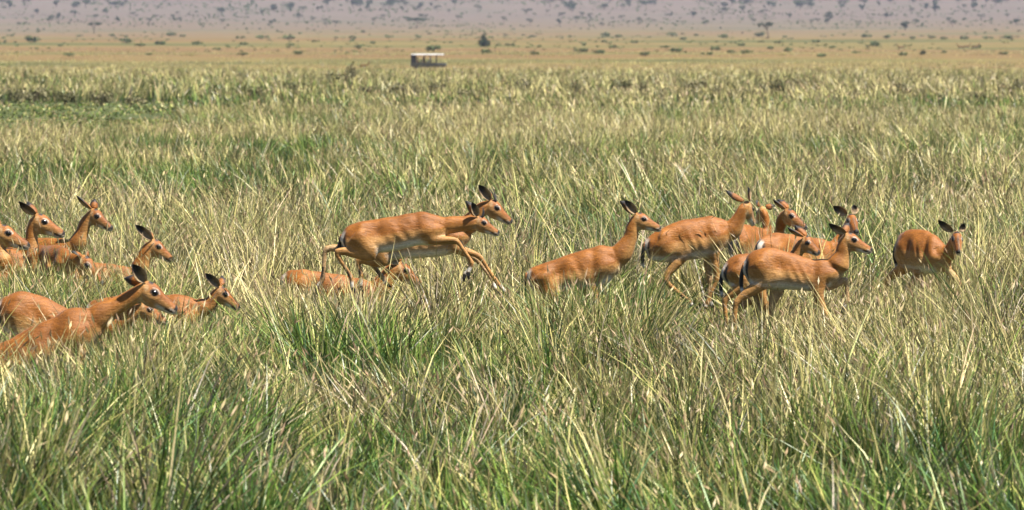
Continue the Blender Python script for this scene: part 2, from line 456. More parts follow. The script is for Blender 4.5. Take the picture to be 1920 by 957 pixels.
    for kind, tab in (('hind', HIND_R), ('fore', FORE_R)):
        for near in (1, -1):
            key = kind + ('_r' if near == 1 else '_l')
            j = A.get(key)
            if j is None: J = auto(kind, near, {'hind_r': -0.06, 'hind_l': 0.10, 'fore_r': 0.07, 'fore_l': -0.08}[key])
            else:
                J = [V3(at(x, y, dep(x))) for (x, y) in j]
            lat = [0.042, 0.056, 0.056, 0.055, 0.055] if kind == 'hind' else [0.040, 0.054, 0.056, 0.052, 0.052]
            if A.get('lat'): lat = [v + A['lat'] for v in lat]
            J = [p + S * near * l for p, l in zip(J, lat)]
            # end of leg: short of the hoof
            ctrl = np.array(J); path = []; rad = []
            for i in range(4):
                for t in np.linspace(0, 1, 9, endpoint=False):
                    p = ctrl[i] * (1 - t) + ctrl[i + 1] * t
                    # soften the bend
                    for jn in (i, i + 1):
                        if 0 < jn < 4:
                            dd = abs(i + t - jn)
                            if dd < 0.16:
                                w = (0.16 - dd) / 0.16 * 0.10
                                p = p * (1 - w) + (ctrl[jn - 1] * 0.5 + ctrl[jn + 1] * 0.5) * w
                    path.append(p); rad.append(i + t)
            path.append(ctrl[4]); rad.append(4.0)
            path = np.array(path); rad = np.array(rad)
            ra = np.interp(rad, [q[0] for q in tab], [q[1] for q in tab]) * z; rb = np.interp(rad, [q[0] for q in tab], [q[2] for q in tab]) * z
            rings = []; cols = []
            pa = np.linspace(0, 2 * np.pi, 14, endpoint=False)
            for i in range(len(path)):
                t = nrm(path[min(i + 1, len(path) - 1)] - path[max(i - 1, 0)])
                b = nrm(np.cross(S, t)); a = nrm(np.cross(t, b))
                rings.append(ring(path[i], a, b, rb[i], ra[i], 14))
                inner = sst(0.1, 0.8, -near * np.sin(pa) * (1 if np.dot(a, S) > 0 else -1))
                q = rad[i]
                base = lerp(RED * np.array((1.03, 1.15, 1.25)), TAN, sst(0.3, 1.0, q)) if q < 1 else TAN * (0.96 if kind == 'fore' else 1.0)
                c = lerp(np.tile(base, (14, 1)), PALE, inner * 0.7)
                if kind == 'hind':
                    back = sst(-0.7, 0.1, np.cos(pa) * (1 if np.dot(b, F) < 0 else -1))
                    c = lerp(c, BLACK, back * sst(2.55, 2.62, q) * sst(3.04, 2.98, q))
                if q > 3.3: c = lerp(c, WHITE * 0.9, np.full(14, sst(3.3, 3.5, q) * sst(3.95, 3.8, q)))
                cols.append(c)
            b0 = len(sk.l); sk.loft(rings, cols, 3)
            for i in range(len(rad)):
                if rad[i] > 1.35: sk.l[b0 + i * 14: b0 + (i + 1) * 14] = [4] * 14
            sk.l[-1] = 4
            toes.append((J[3], J[4], near))
    # fuse into one continuous surface
    c0 = rows[:, :3].mean(axis=0); rootloc = np.array((c0[0], c0[1], gz))
    me = bpy.data.meshes.new('tmp'); me.from_pydata([tuple(np.array(v) - rootloc) for v in sk.v], [], sk.f)
    tmp = bpy.data.objects.new('tmp', me); col.objects.link(tmp)
    rm = tmp.modifiers.new('r', 'REMESH'); rm.mode = 'VOXEL'; rm.voxel_size = voxel; rm.use_smooth_shade = True
    sm = tmp.modifiers.new('s', 'SMOOTH'); sm.factor = 0.5; sm.iterations = 3
    dg = bpy.context.evaluated_depsgraph_get(); dg.update()
    body = bpy.data.meshes.new_from_object(tmp.evaluated_get(dg)); body.name = 'body'
    bpy.data.objects.remove(tmp)
    kd = kdtree.KDTree(len(sk.v))
    for i, v in enumerate(sk.v): kd.insert(np.array(v) - rootloc, i)
    kd.balance()
    nv = len(body.vertices); co = np.empty(nv * 3, np.float32); body.vertices.foreach_get('co', co); co = co.reshape(-1, 3)
    C = np.empty((nv, 4), np.float32); C[:, 3] = 1; lab = np.zeros(nv, int); srcc = np.array(sk.c)
    for i in range(nv):
        hits = kd.find_n(co[i], 4)
        w = np.array([1 / (h[2] + 0.002) for h in hits]); ids = [h[1] for h in hits]
        C[i, :3] = (srcc[ids] * w[:, None]).sum(0) / w.sum(); lab[i] = sk.l[ids[0]]
    # relax the big masses so that limbs grow out of the trunk
    ed = np.empty(len(body.edges) * 2, np.int32); body.edges.foreach_get('vertices', ed); ed = ed.reshape(-1, 2)
    deg = np.bincount(ed.ravel(), minlength=nv)[:, None].astype(float)
    wgt = ((lab == 0) | (lab == 3)).astype(float)[:, None]
    for it in range(6):
        acc = np.stack([np.bincount(ed[:, 0], wgt[ed[:, 1], 0], nv) + np.bincount(ed[:, 1], wgt[ed[:, 0], 0], nv)], -1); wgt = np.minimum(wgt, acc / deg)
    cf = co.astype(float)
    for it in range(12):
        acc = np.stack([np.bincount(ed[:, 0], cf[ed[:, 1], q], nv) + np.bincount(ed[:, 1], cf[ed[:, 0], q], nv) for q in range(3)], -1)
        cf += wgt * 0.5 * (acc / deg - cf)
    me_n = np.zeros((nv, 3)); body.vertices.foreach_set('co', cf.astype(np.float32).ravel()); body.update()
    vn_ = np.empty(nv * 3, np.float32); body.vertices.foreach_get('normal', vn_); vn_ = vn_.reshape(-1, 3)
    rw = cf + rootloc; fs = ((rw - first[:3]) @ F) / max(lenT, 0.1)
    hc_ = np.interp(fs, np.linspace(0, 1, len(rows)), rows[:, 2]); hr_ = np.interp(fs, np.linspace(0, 1, len(rows)), rows[:, 3]); hh_ = (rw[:, 2] - hc_) / hr_
    G = lambda a, b, sa, sb: np.exp(-((fs - a) / sa) ** 2 - ((hh_ - b) / sb) ** 2)
    bmp = 0.016 * G(0.86, -0.05, 0.085, 0.55) - 0.013 * G(0.72, 0.15, 0.05, 0.6) - 0.017 * G(0.36, 0.15, 0.075, 0.45) + 0.012 * G(0.17, 0.1, 0.10, 0.6) \
        + 0.008 * G(0.20, 0.85, 0.06, 0.2) - 0.008 * G(0.93, 0.45, 0.05, 0.25) + 0.006 * G(0.80, 0.95, 0.06, 0.25) - 0.006 * G(0.05, 0.1, 0.05, 0.5)
    bmp += 0.0022 * np.sin((fs + 0.10 * hh_) * 62) * np.exp(-((fs - 0.56) / 0.13) ** 2 - ((hh_ + 0.1) / 0.55) ** 2)
    bmp = bmp + 0.006 * (np.array([mnoise.noise(Vector(p) * 9) for p in rw]))
    cf = cf + vn_ * (1.35 * bmp * wgt[:, 0])[:, None] * (z if lenT > 0.3 else 0)
    co = cf.astype(np.float32); body.vertices.foreach_set('co', co.ravel())
    wco = co + rootloc
    # head pattern in head axes
    rel = wco - P; hx = rel @ f / hs; hy = rel @ r_ / hs_w; hz = rel @ u / hs_w
    hm = (lab == 2) | ((lab == 1) & (hx > 0.03) & (hz > -0.06))
    if hm.any():
        hc = head_color(hx[hm], hy[hm], hz[hm]); bl = sst(0.0, 0.035, hx[hm])
        C[hm, :3] = lerp(C[hm, :3], hc, bl)
    # white rump with its dark bars
    rr = wco - rump; lf = rr @ F; ls = rr @ S; lz = rr[:, 2]
    zt = first[3]
    rz_ = sst(0.062, 0.035, lf) * sst(-0.10, -0.08, lf) * sst(zt + 0.03, zt - 0.02, lz) * sst(-0.30, -0.22, lz) * np.where(lab == 0, 1.0, np.where(lab == 3, sst(-0.03, 0.0, lf) * sst(-0.24, -0.16, lz), 0.0))
    al = np.abs(ls)
    cc = C[:, :3].copy()
    cc = lerp(cc, WHITE * 0.85, 0.8 * rz_ * sst(0.044, 0.034, al))
    cc = lerp(cc, BLACK, rz_ * sst(0.013, 0.008, np.abs(al - 0.051)))
    cc = lerp(cc, BLACK, rz_ * sst(0.014, 0.008, al))
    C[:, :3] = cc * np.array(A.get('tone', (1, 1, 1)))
    a = body.color_attributes.new('Col', 'FLOAT_COLOR', 'POINT'); a.data.foreach_set('color', C.ravel())
    body.materials.clear(); body.materials.append(M_COAT)
    body.polygons.foreach_set('use_smooth', [True] * len(body.polygons))
    root = empty(name, rootloc)
    bo = bpy.data.objects.new('body', body); col.objects.link(bo); bo.parent = root
    # eyes
    for s in (1, -1):
        sphere('eye', H(0.085, s * 0.0395, 0.006) - rootloc, 0.0175 * hs_w, M_EYE, root, (1.35, 0.8, 0.85), np.array((f, r_ * s, u)))
    # ears, tips given in the photograph
    eo = A.get('ears_open', 'f')
    for s, tip in zip((1, -1), A['ears']):
        b = H(0.006, s * 0.032, 0.040)
        tp = V3(at(tip[0], tip[1], b[1] + s * r_[1] * 0.05 + (tip[2] if len(tip) > 2 else 0)))
        L = np.linalg.norm(tp - b)
        if L > 0.20: tp = b + (tp - b) * 0.20 / L
        op = {'f': r_ * s * 0.9 + f * 0.55 - u * 0.1, 'b': r_ * s * 0.75 - f * 0.5 - u * 0.35, 'c': f * 1.0 + r_ * s * 0.35}[eo]
        build_ear(root, b, tp, op, 0.044 * hs_w, rootloc, 0)
    # horns
    for (bx, by, tx, ty, s) in A.get('horns', []):
        b = H(0.052, s * 0.020, 0.050); tp = V3(at(tx, ty, b[1] + s * r_[1] * 0.01))
        L = np.linalg.norm(tp - b)
        pts = [b + (tp - b) * t + f * 0.10 * L * math.sin(t * 3.1) for t in np.linspace(0, 1, 9)]
        rad = [0.0115 * (1 - 0.85 * t) * hs_w * (1 + 0.10 * ((i % 2) * 2 - 1)) for i, t in enumerate(np.linspace(0, 1, 9))]
        tube('horn', [p - rootloc for p in pts], rad, M_HORN, root)
    # tail
    tb = rump + np.array((0, 0, first[3] * 0.65)) + F * 0.012
    tl = A.get('tail', 0.24)
    pts = []; rad = []; cl = []
    for t in np.linspace(0, 1, 10):
        pts.append(tb - F * (0.022 * math.sin(t * 2.6)) - np.array((0, 0, tl * t)) + S * 0.012 * math.sin(t * 5 + d) - rootloc)
        rad.append(0.010 + 0.007 * math.sin(t * 2.9)); cl.append(RED * 0.9 if t < 0.12 else (BLACK * 1.5 if t < 0.8 else WHITE))
    tube('tail', pts, rad, M_COAT, root, 8, cl)
    # hooves, two toes each
    for (fp, tp, s) in toes:
        t = nrm(tp - fp)
        if t[2] > -0.35: dirn = nrm(t + np.array((0, 0, -0.1)))
        else: dirn = nrm(t + F * 0.55)
        sdv = nrm(np.cross(dirn, (0, 0, 1)) if abs(dirn[2]) < 0.95 else S); nmv = np.cross(sdv, dirn)
        V = []; Fc = []
        for half in (-1, 1):
            b = len(V)
            for q, w, h in ((0.0, 0.0085, 0.017), (0.030, 0.0095, 0.014), (0.058, 0.004, 0.004)):
                cc = tp - t * 0.006 + dirn * q + sdv * half * 0.0098
                for a_, b_ in ((-1, -1), (1, -1), (1, 1), (-1, 1)): V.append(cc + sdv * a_ * w + nmv * b_ * h - rootloc)
            for i in range(2):
                for m in range(4):
                    x = b + i * 4 + m; y = b + i * 4 + (m + 1) % 4; Fc.append((x, y, y + 4, x + 4))
            Fc.append((b + 3, b + 2, b + 1, b)); Fc.append((b + 8, b + 9, b + 10, b + 11))
        mesh_obj('hoof', V, Fc, M_HOOF, root, None, False)
    return root

HERD = [
 dict(label='young impala with stub horns in full leap, hiding its leaping partner', d=46.8, size=0.95,
  torso=[(641,436,458),(650,425,470),(675,416,474),(705,411,475),(730,407,473),(755,402.5,467),(780,398,462),(803,399.5,460),(822,404,456),(834,408,446)],
  neck=[(846,422,16),(868,420,14.2),(884,417.5,13)], poll=(891,413), nose=(934,438), ears=[(884.5,379.5),(873,376.5)],
  horns=[(906,400,906.5,388,1),(906,400,904,389,-1)],
  hind_r=[(664,443),(701,478),(627,469),(659,519),(661,541)], hind_l=[(662,440),(690,474),(609,464),(605,524),(593,541)],
  fore_r=[(800,432),(808,450),(856,449),(886,493),(877,512)], fore_l=[(798,432),(812,452),(862,453),(884,500),(870,517)]),
 dict(label='young ram with short black spike horns leaping behind its partner', d=48.5,
  torso=[(678,442,468),(690,430,482),(715,421,486),(745,416,487),(785,412,485),(820,412,482),(848,414,476),(866,420,466),(878,428,454)],
  neck=[(876,425,19),(890,407,14.5),(903,393,13)], poll=(914,382), nose=(958,417), ears=[(897,347),(902,351,0.03)],
  horns=[(925,374,917,352.5,1),(925,374,922.5,352,-1)],
  hind_r=[(700,455),(716,490),(668,486),(678,514),(676,538)], hind_l=[(702,455),(725,488),(690,486),(716,520),(724,533)],
  fore_r=[(850,445),(848,463),(899,479),(929,526),(950,550)], fore_l=[(850,445),(852,466),(893,486),(920,520),(930,545)]),
 dict(label='impala sunk in grass with lowered head beneath the leaping pair', d=49.6,
  torso=[(531,514,540),(545,506,560),(590,508,578),(640,515,585),(690,527,592),(712,535,582)],
  neck=[(716,535,19),(727,519,15.5),(736,508,14)], poll=(743,500), nose=(790,535), ears=[(724,480),(742,476)]),
 dict(label='doe with raised neck wading through grass, her muzzle at another rump', d=45.5,
  torso=[(988,508,528),(1000,500,542),(1038,487,547),(1078,473,547),(1119,462,541),(1144,463,529),(1158,469,513)],
  neck=[(1166,474,20),(1181,448,13.5),(1186,428,12)], poll=(1189,408), nose=(1238,429), ears=[(1171,376),(1162,377)]),
 dict(label='impala bounding with tucked hind legs, its face turned away', d=51.0, k=0.15,
  torso=[(1210,450,472),(1220,441,488),(1240,428,492),(1271,415,490),(1304,408,487),(1334,406,482),(1352,409,473),(1364,415,460)],
  neck=[(1372,431,19),(1384,413,14),(1393,394,11.5)], poll=(1398,383,0.0), nose=(1412,420,0.13), ears=[(1403,351),(1361,357)], ears_open='f',
  hind_r=[(1232,452),(1284,470),(1242,525),(1290,565),(1296,573)], hind_l=[(1234,452),(1278,478),(1247,527),(1288,560),(1300,572)],
  fore_r=[(1345,448),(1337,478),(1343,522),(1324,567),(1320,577)], fore_l=[(1340,448),(1328,480),(1333,525),(1331,560),(1338,576)]),
 dict(label='impala seen from behind, head turned away, next to a bounding one', d=52.2, k=1.9,
  torso=[(1374,432,468),(1384,423,488),(1400,420,494),(1415,424,494),(1428,430,488),(1437,437,478)],
  neck=[(1438,432,12),(1436,416,10),(1434,404,9.5)], poll=(1431,395,0.0), nose=(1419,416,0.19), ears=[(1452,385),(1417.5,375)], ears_open='f'),
 dict(label='impala with only head and neck showing over other backs', d=49.7, k=-3.2,
  torso=[(1494,452,478),(1488,445,490),(1480,444,494),(1472,445,494),(1465,448,490),(1460,453,480)],
  neck=[(1460,446,13),(1463,428,11.5),(1467,412,11)], poll=(1471,399,-0.1), nose=(1511,428,-0.18), ears=[(1450,374),(1458,374)], ears_open='b'),
 dict(label='impala gazing straight out, standing behind a dark-eyed doe', d=48.4, k=0.85,
  torso=[(1422,452,480),(1431,443,500),(1450,437,511),(1482,438,515),(1520,444,515),(1548,450,508),(1566,457,492)],
  neck=[(1576,456,16),(1586,438,12.5),(1592,424,12)], poll=(1594,410,0.0), nose=(1606,436,-0.20), ears=[(1562,387),(1601,384)], ears_open='c', hw=1.0),
 dict(label='smaller impala peeping over the back of the dark-eyed doe', d=46.4,
  torso=[(1359,496,530),(1367,484,538),(1384,477,541),(1420,476,541),(1455,480,543),(1476,485,535),(1487,491,524)],
  neck=[(1486,490,15),(1494,476,11.5),(1500,464,10.5)], poll=(1505,451), nose=(1536,473,-0.06), ears=[(1477,427),(1490,423)], ears_open='b', hw=0.92,
  hind_r=[(1380,500),(1400,527),(1357,562),(1362,612),(1368,634)]),
 dict(label='doe in full profile with large dark eye, screening the clustered impalas', d=45.2,
  torso=[(1397,488,520),(1404,476,532),(1420,467,540),(1445,465,543),(1476,471,544),(1507,481,546),(1538,487,544),(1560,487,536),(1576,492,522)],
  neck=[(1571,497,21),(1579,479,14.5),(1582,464,13)], poll=(1582,446), nose=(1633,470), ears=[(1554,419),(1592,418,0.02)], ears_open='b',
  hind_r=[(1420,490),(1440,522),(1378,566),(1376,625),(1384,655)], hind_l=[(1424,490),(1462,530),(1446,578),(1460,636),(1468,658)],
  fore_l=[(1555,515),(1552,540),(1588,524),(1590,565),(1580,580)]),
 dict(label='lone impala facing out with wide ears, apart from the others', d=50.2, k=-0.85,
  torso=[(1683,449,476),(1689,438,492),(1703,431,505),(1720,429,512),(1740,434,514),(1758,447,512),(1771,461,502)],
  neck=[(1778,476,16),(1784,464,12.5),(1790,452,11.5)], poll=(1793,441,-0.10), nose=(1798,474,-0.27), ears=[(1759,413),(1807,419)], ears_open='c', hw=1.0,
  hind_r=[(1700,468),(1708,497),(1668,525),(1672,575),(1678,592)], fore_l=[(1766,490),(1768,505),(1792,530),(1788,575),(1792,604)]),
 dict(label='impala whose muzzle reaches beside the neck of an ears-back neighbour', d=44.6,
  torso=[(-240,506,530),(-228,496,548),(-190,490,560),(-140,488,566),(-90,488,566),(-50,490,562),(-10,494,554),(12,500,540),(22,506,530)],
  neck=[(2,492,22),(-4,470,15),(-6,450,14)], poll=(-6,432), nose=(53,462), ears=[(-32,400),(-20,398)], ears_open='b'),
 dict(label='impala with both ears back, head just above a white-lipped neighbour', d=46.6,
  torso=[(-150,484,510),(-135,474,530),(-100,468,545),(-50,466,548),(0,466,548),(30,468,540),(48,473,528),(58,480,515)],
  neck=[(56,474,18),(59,452,12),(60,432,10.5)], poll=(63,411), nose=(119,440), ears=[(36,378),(52,378)], ears_open='b'),
 dict(label='hindmost impala of the packed bunch, head alone above the grass', d=49.6, k=-0.4,
  torso=[(10,462,486),(22,450,500),(60,446,508),(100,446,508),(128,449,502),(142,456,490)],
  neck=[(146,455,17),(154,436,12.5),(160,419,11.5)], poll=(170,399,0.0), nose=(209,429,-0.07), ears=[(144,367),(178,373)], ears_open='b'),
 dict(label='impala with drooping head half screened by stems', d=44.9, k=-2.2,
  torso=[(66,472,500),(75,462,512),(90,459,519),(110,460,521),(124,468,518),(133,480,510)],
  neck=[(138,488,13),(143,487,12),(147,487,11.5)], poll=(151,487,-0.05), nose=(192,532,-0.13), ears=[(134,471),(165,482)], ears_open='b'),
 dict(label='impala with one upright ear, its brow hidden in shadow', d=46.3,
  torso=[(118,506,528),(132,494,545),(160,490,555),(200,493,560),(228,499,558),(250,503,545),(260,509,530)],
  neck=[(262,504,17),(268,488,14.5),(274,474,13.5)], poll=(281,456), nose=(324,488), ears=[(254,422),(262,428,0.05)], ears_open='f'),
 dict(label='large impala with stretched neck and black ear, mostly sunk in grass', d=37.2,
  torso=[(-112,697,728),(-95,682,738),(-55,664,730),(0,643,718),(50,619,708),(88,599,694),(130,581,680),(162,578,668),(182,583,640)],
  neck=[(188,592,24),(220,574,17),(250,556,15)], poll=(266,539), nose=(329,582), ears=[(248,496),(233,522)]),
 dict(label='impala with rounded rump showing, its muzzle under a larger head', d=39.0,
  torso=[(-4,566,600),(4,558,616),(20,551,630),(45,546,637),(65,549,641),(90,559,648),(120,574,655),(150,590,660),(175,604,660),(190,612,650)],
  neck=[(205,614,20),(230,602,16),(248,588,14)], poll=(262,575), nose=(312,605), ears=[(236,552),(242,550)], ears_open='b'),
 dict(label='impala with lowered head in thick grass ahead of a stretched-neck one', d=41.5,
  torso=[(162,572,610),(176,562,630),(210,556,640),(250,553,646),(300,551,648),(335,552,645),(358,557,632),(374,566,606)],
  neck=[(378,578,18),(392,572,13.5),(401,560,11.5)], poll=(406,544), nose=(448,578), ears=[(385,513),(416,517,0.03)], ears_open='f'),
]
LOWRES = False
for A in HERD:
    r = impala(A, 'impala', 0.0085 if A['d'] in (46.8, 51.0, 45.2, 37.2) else 0.0105)
    tag(r, A['label'], 'impala', 'impala herd in the tall grass')

# ------------------------------------------------------------------ grass
# how far the grass comes up in front of each animal (photo rows), at what distance
VEIL = [
 (46.8, [(585, 556), (700, 560), (960, 562)]), (49.6, [(525, 538), (640, 550), (740, 566), (800, 552)]),
 (45.5, [(980, 516), (1050, 524), (1170, 520), (1240, 516)]),
 (51.0, [(1205, 566), (1240, 556), (1300, 586), (1345, 580), (1400, 560)]),
 (45.2, [(1345, 596), (1470, 590), (1560, 566), (1640, 545)]), (50.2, [(1660, 538), (1740, 520), (1815, 530)]),
 (44.6, [(-60, 512), (40, 498)]), (46.6, [(-60, 505), (70, 492), (125, 470)]), (49.6, [(135, 440), (215, 442)]),
 (44.9, [(60, 500), (140, 512), (205, 542)]), (46.3, [(150, 520), (250, 508), (330, 496)]),
 (37.2, [(-40, 704), (60, 686), (140, 640), (240, 606), (340, 606)]), (39.0, [(-20, 606), (60, 600), (130, 584)]),
 (41.5, [(190, 556), (318, 560), (372, 572), (392, 584), (455, 592)])]
VE = [(dd, np.array([p[0] for p in pl], float), np.array([p[1] for p in pl], float)) for dd, pl in VEIL]
def hcap(px, d, loose):
    """greatest grass height at each place that leaves the animals in view"""
    cap = np.full(len(px), 9.0)
    for dd, xs, ys in VE:
        m = (d < dd + 0.22) & (px >= xs[0]) & (px <= xs[-1])
        y = np.interp(px, xs, ys) - loose
        cap = np.where(m, np.minimum(cap, CAM_H - (y - HORIZON) * d / F_PX), cap)
    return cap

def C3(*rows): return np.array(rows)
gr = (0.028, 0.068, 0.010); gr2 = (0.090, 0.180, 0.026); bl = (0.070, 0.145, 0.060); lime = (0.20, 0.28, 0.050); ol = (0.21, 0.23, 0.070); ol2 = (0.33, 0.32, 0.13)
stw = (0.50, 0.41, 0.155); stw2 = (0.63, 0.54, 0.25); gry = (0.40, 0.33, 0.24); dead = (0.10, 0.075, 0.050); ylw = (0.42, 0.40, 0.12); pink = (0.46, 0.34, 0.23)
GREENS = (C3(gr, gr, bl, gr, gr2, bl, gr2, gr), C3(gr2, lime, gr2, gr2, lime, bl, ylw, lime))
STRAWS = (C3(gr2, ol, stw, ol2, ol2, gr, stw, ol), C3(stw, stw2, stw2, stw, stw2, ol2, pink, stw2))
PAL = [  # (base colours, tip colours) per kind of tuft: green, mixed, straw, dead, stem
 GREENS,
 (C3(gr, gr2, gr, gr, ol, gr2, gr2, gr), C3(lime, ol2, stw, lime, stw2, ylw, stw, gr2)),
 STRAWS,
 (C3(dead, dead, gry, dead, gr, gr, gr, dead), C3(gry, dead, stw, gr, gr, gr, gry, pink)),
 (C3(ol2, ylw, stw, ol, gr2, ol2, stw, ol), C3(stw, ylw, stw2, ylw, stw, stw2, stw2, stw))]
HEADC = C3((0.40, 0.29, 0.16), (0.46, 0.37, 0.19), (0.33, 0.22, 0.13), (0.50, 0.41, 0.22))
#          blades spread lean  bend  heads
KIND = [(1.15, 0.95, 0.42, 0.90, 0.00), (1.0, 0.75, 0.38, 0.70, 0.03), (0.8, 0.65, 0.38, 0.62, 0.12), (0.9, 0.65, 0.5, 0.7, 0.08), (0.14, 0.6, 0.40, 0.60, 0.40)]

def grass_mesh(name, label, X, Y, Z, H, K, TINT, nblade, spread, w0, w1, head_len, lean_x=-0.07):
    """every blade of a field as a bent, tapering strip; blades grow in tufts"""
    r = np.random.default_rng(len(X) + 3)
    T = len(X); par = np.array(KIND)[K]
    spread = np.broadcast_to(np.asarray(spread, float), (T,))
    cnt = np.maximum(3, (nblade * par[:, 0] * r.uniform(0.7, 1.3, T)).astype(int))
    tid = np.repeat(np.arange(T), cnt); n = len(tid)
    a = r.uniform(0, 2 * np.pi, n); rr = (spread * par[:, 1])[tid] * np.sqrt(r.random(n))
    bx = X[tid] + rr * np.cos(a); by = Y[tid] + rr * np.sin(a); bz = Z[tid]
    h = H[tid] * (0.38 + 0.62 * r.random(n) ** 0.8)
    la = a + r.normal(0, 0.7, n)
    tx = (r.normal(lean_x, 0.10, T) + 0.8 * (n2(X + 7, Y, 6.5 * spread.max()) - 0.5))[tid]; ty = r.normal(0, 0.10, T)[tid]
    le = par[tid, 2] * r.uniform(0.05, 1, n) * h; be = par[tid, 3] * r.random(n) ** 1.6 * h
    w = r.uniform(w0, w1, n) * np.where(K[tid] == 4, 0.85, 1.0) * np.where(H[tid] < 0.34, 1.5, 1.0)
    fa = r.normal(0, 0.9, n); fx = np.cos(fa); fy = np.sin(fa)
    pb = np.stack([p[0] for p in PAL]); pt = np.stack([p[1] for p in PAL]); pick = r.integers(0, 8, n)
    cb = pb[K[tid], pick]; ct = pt[K[tid], pick]
    # a wet patch turns blades green one by one, a dry patch turns them to straw
    tt = TINT[tid]; coin = r.random(n); pk2 = r.integers(0, 8, n)
    for sel, pal in (((tt < 0) & (coin < -tt), GREENS), ((tt > 0) & (coin < tt), STRAWS)):
        cb[sel] = pal[0][pk2[sel]]; ct[sel] = pal[1][pk2[sel]]
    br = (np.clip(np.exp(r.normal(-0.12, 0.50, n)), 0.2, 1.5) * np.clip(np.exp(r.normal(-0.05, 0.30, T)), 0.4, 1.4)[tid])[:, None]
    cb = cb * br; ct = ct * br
    verts = np.empty((n, 7, 3), np.float32); cols = np.ones((n, 7, 4), np.float32)
    def pos(t):
        o = le * t + be * t * t
        return bx + np.cos(la) * o + tx * h * t, by + np.sin(la) * o + ty * h * t, bz + h * (t - 0.30 * (be / h) * t * t)
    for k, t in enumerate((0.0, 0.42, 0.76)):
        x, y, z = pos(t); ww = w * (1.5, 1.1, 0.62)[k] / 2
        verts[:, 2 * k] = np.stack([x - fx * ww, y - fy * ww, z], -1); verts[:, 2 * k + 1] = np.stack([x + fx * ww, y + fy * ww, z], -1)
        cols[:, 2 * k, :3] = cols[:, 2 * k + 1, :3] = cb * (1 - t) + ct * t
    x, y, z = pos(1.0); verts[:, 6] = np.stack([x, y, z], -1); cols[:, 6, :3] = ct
    hb = np.nonzero(r.random(n) < par[tid, 4])[0]; m = len(hb)
    hv = np.empty((m, 8, 3), np.float32); hc = np.ones((m, 8, 4), np.float32)
    hl = head_len * r.uniform(0.7, 1.6, m); hw = w1 * r.uniform(0.35, 0.75, m)
    tip = np.stack([x, y, z], -1)[hb]; x2, y2, z2 = pos(0.8); dr = tip - np.stack([x2, y2, z2], -1)[hb]; dr /= np.linalg.norm(dr, axis=1)[:, None] + 1e-6
    for q, (ux, uy) in enumerate(((1, 0.15), (0.2, 1))):
        off = np.array((ux, uy, 0)) * hw[:, None]
        hv[:, 4 * q] = tip - dr * 0.25 * hl[:, None]; hv[:, 4 * q + 1] = tip + dr * 0.3 * hl[:, None] + off
        hv[:, 4 * q + 2] = tip + dr * hl[:, None]; hv[:, 4 * q + 3] = tip + dr * 0.3 * hl[:, None] - off
    hc[:, :, :3] = (HEADC[r.integers(0, 4, m)] * r.uniform(0.75, 1.3, m)[:, None])[:, None, :]
    nv = n * 7 + m * 8
    me = bpy.data.meshes.new(name); me.vertices.add(nv)
    me.vertices.foreach_set('co', np.concatenate([verts.reshape(-1), hv.reshape(-1)]))
    i0 = (np.arange(n) * 7)[:, None]; j0 = (n * 7 + np.arange(m) * 8)[:, None]
    q1 = i0 + np.array([0, 1, 3, 2]); q2 = i0 + np.array([2, 3, 5, 4]); t3 = i0 + np.array([4, 5, 6])
    h1 = j0 + np.array([0, 1, 2, 3]); h2 = j0 + np.array([4, 5, 6, 7])
    li = np.concatenate([q1.ravel(), q2.ravel(), h1.ravel(), h2.ravel(), t3.ravel()]).astype(np.int32)
    nq = 2 * n + 2 * m; ls = np.concatenate([np.arange(nq) * 4, nq * 4 + np.arange(n) * 3]).astype(np.int32)
    me.loops.add(len(li)); me.polygons.add(nq + n)
    me.loops.foreach_set('vertex_index', li); me.polygons.foreach_set('loop_start', ls)
    me.update(calc_edges=True)
    at_ = me.color_attributes.new('Col', 'FLOAT_COLOR', 'POINT')
    at_.data.foreach_set('color', np.concatenate([cols.reshape(-1), hc.reshape(-1)]))
    me.materials.append(M_GRASS)
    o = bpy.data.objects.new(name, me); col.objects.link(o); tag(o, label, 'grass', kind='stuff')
    print(name, T, 'tufts', n, 'blades', 5 * n + 4 * m, 'triangles')
    return o

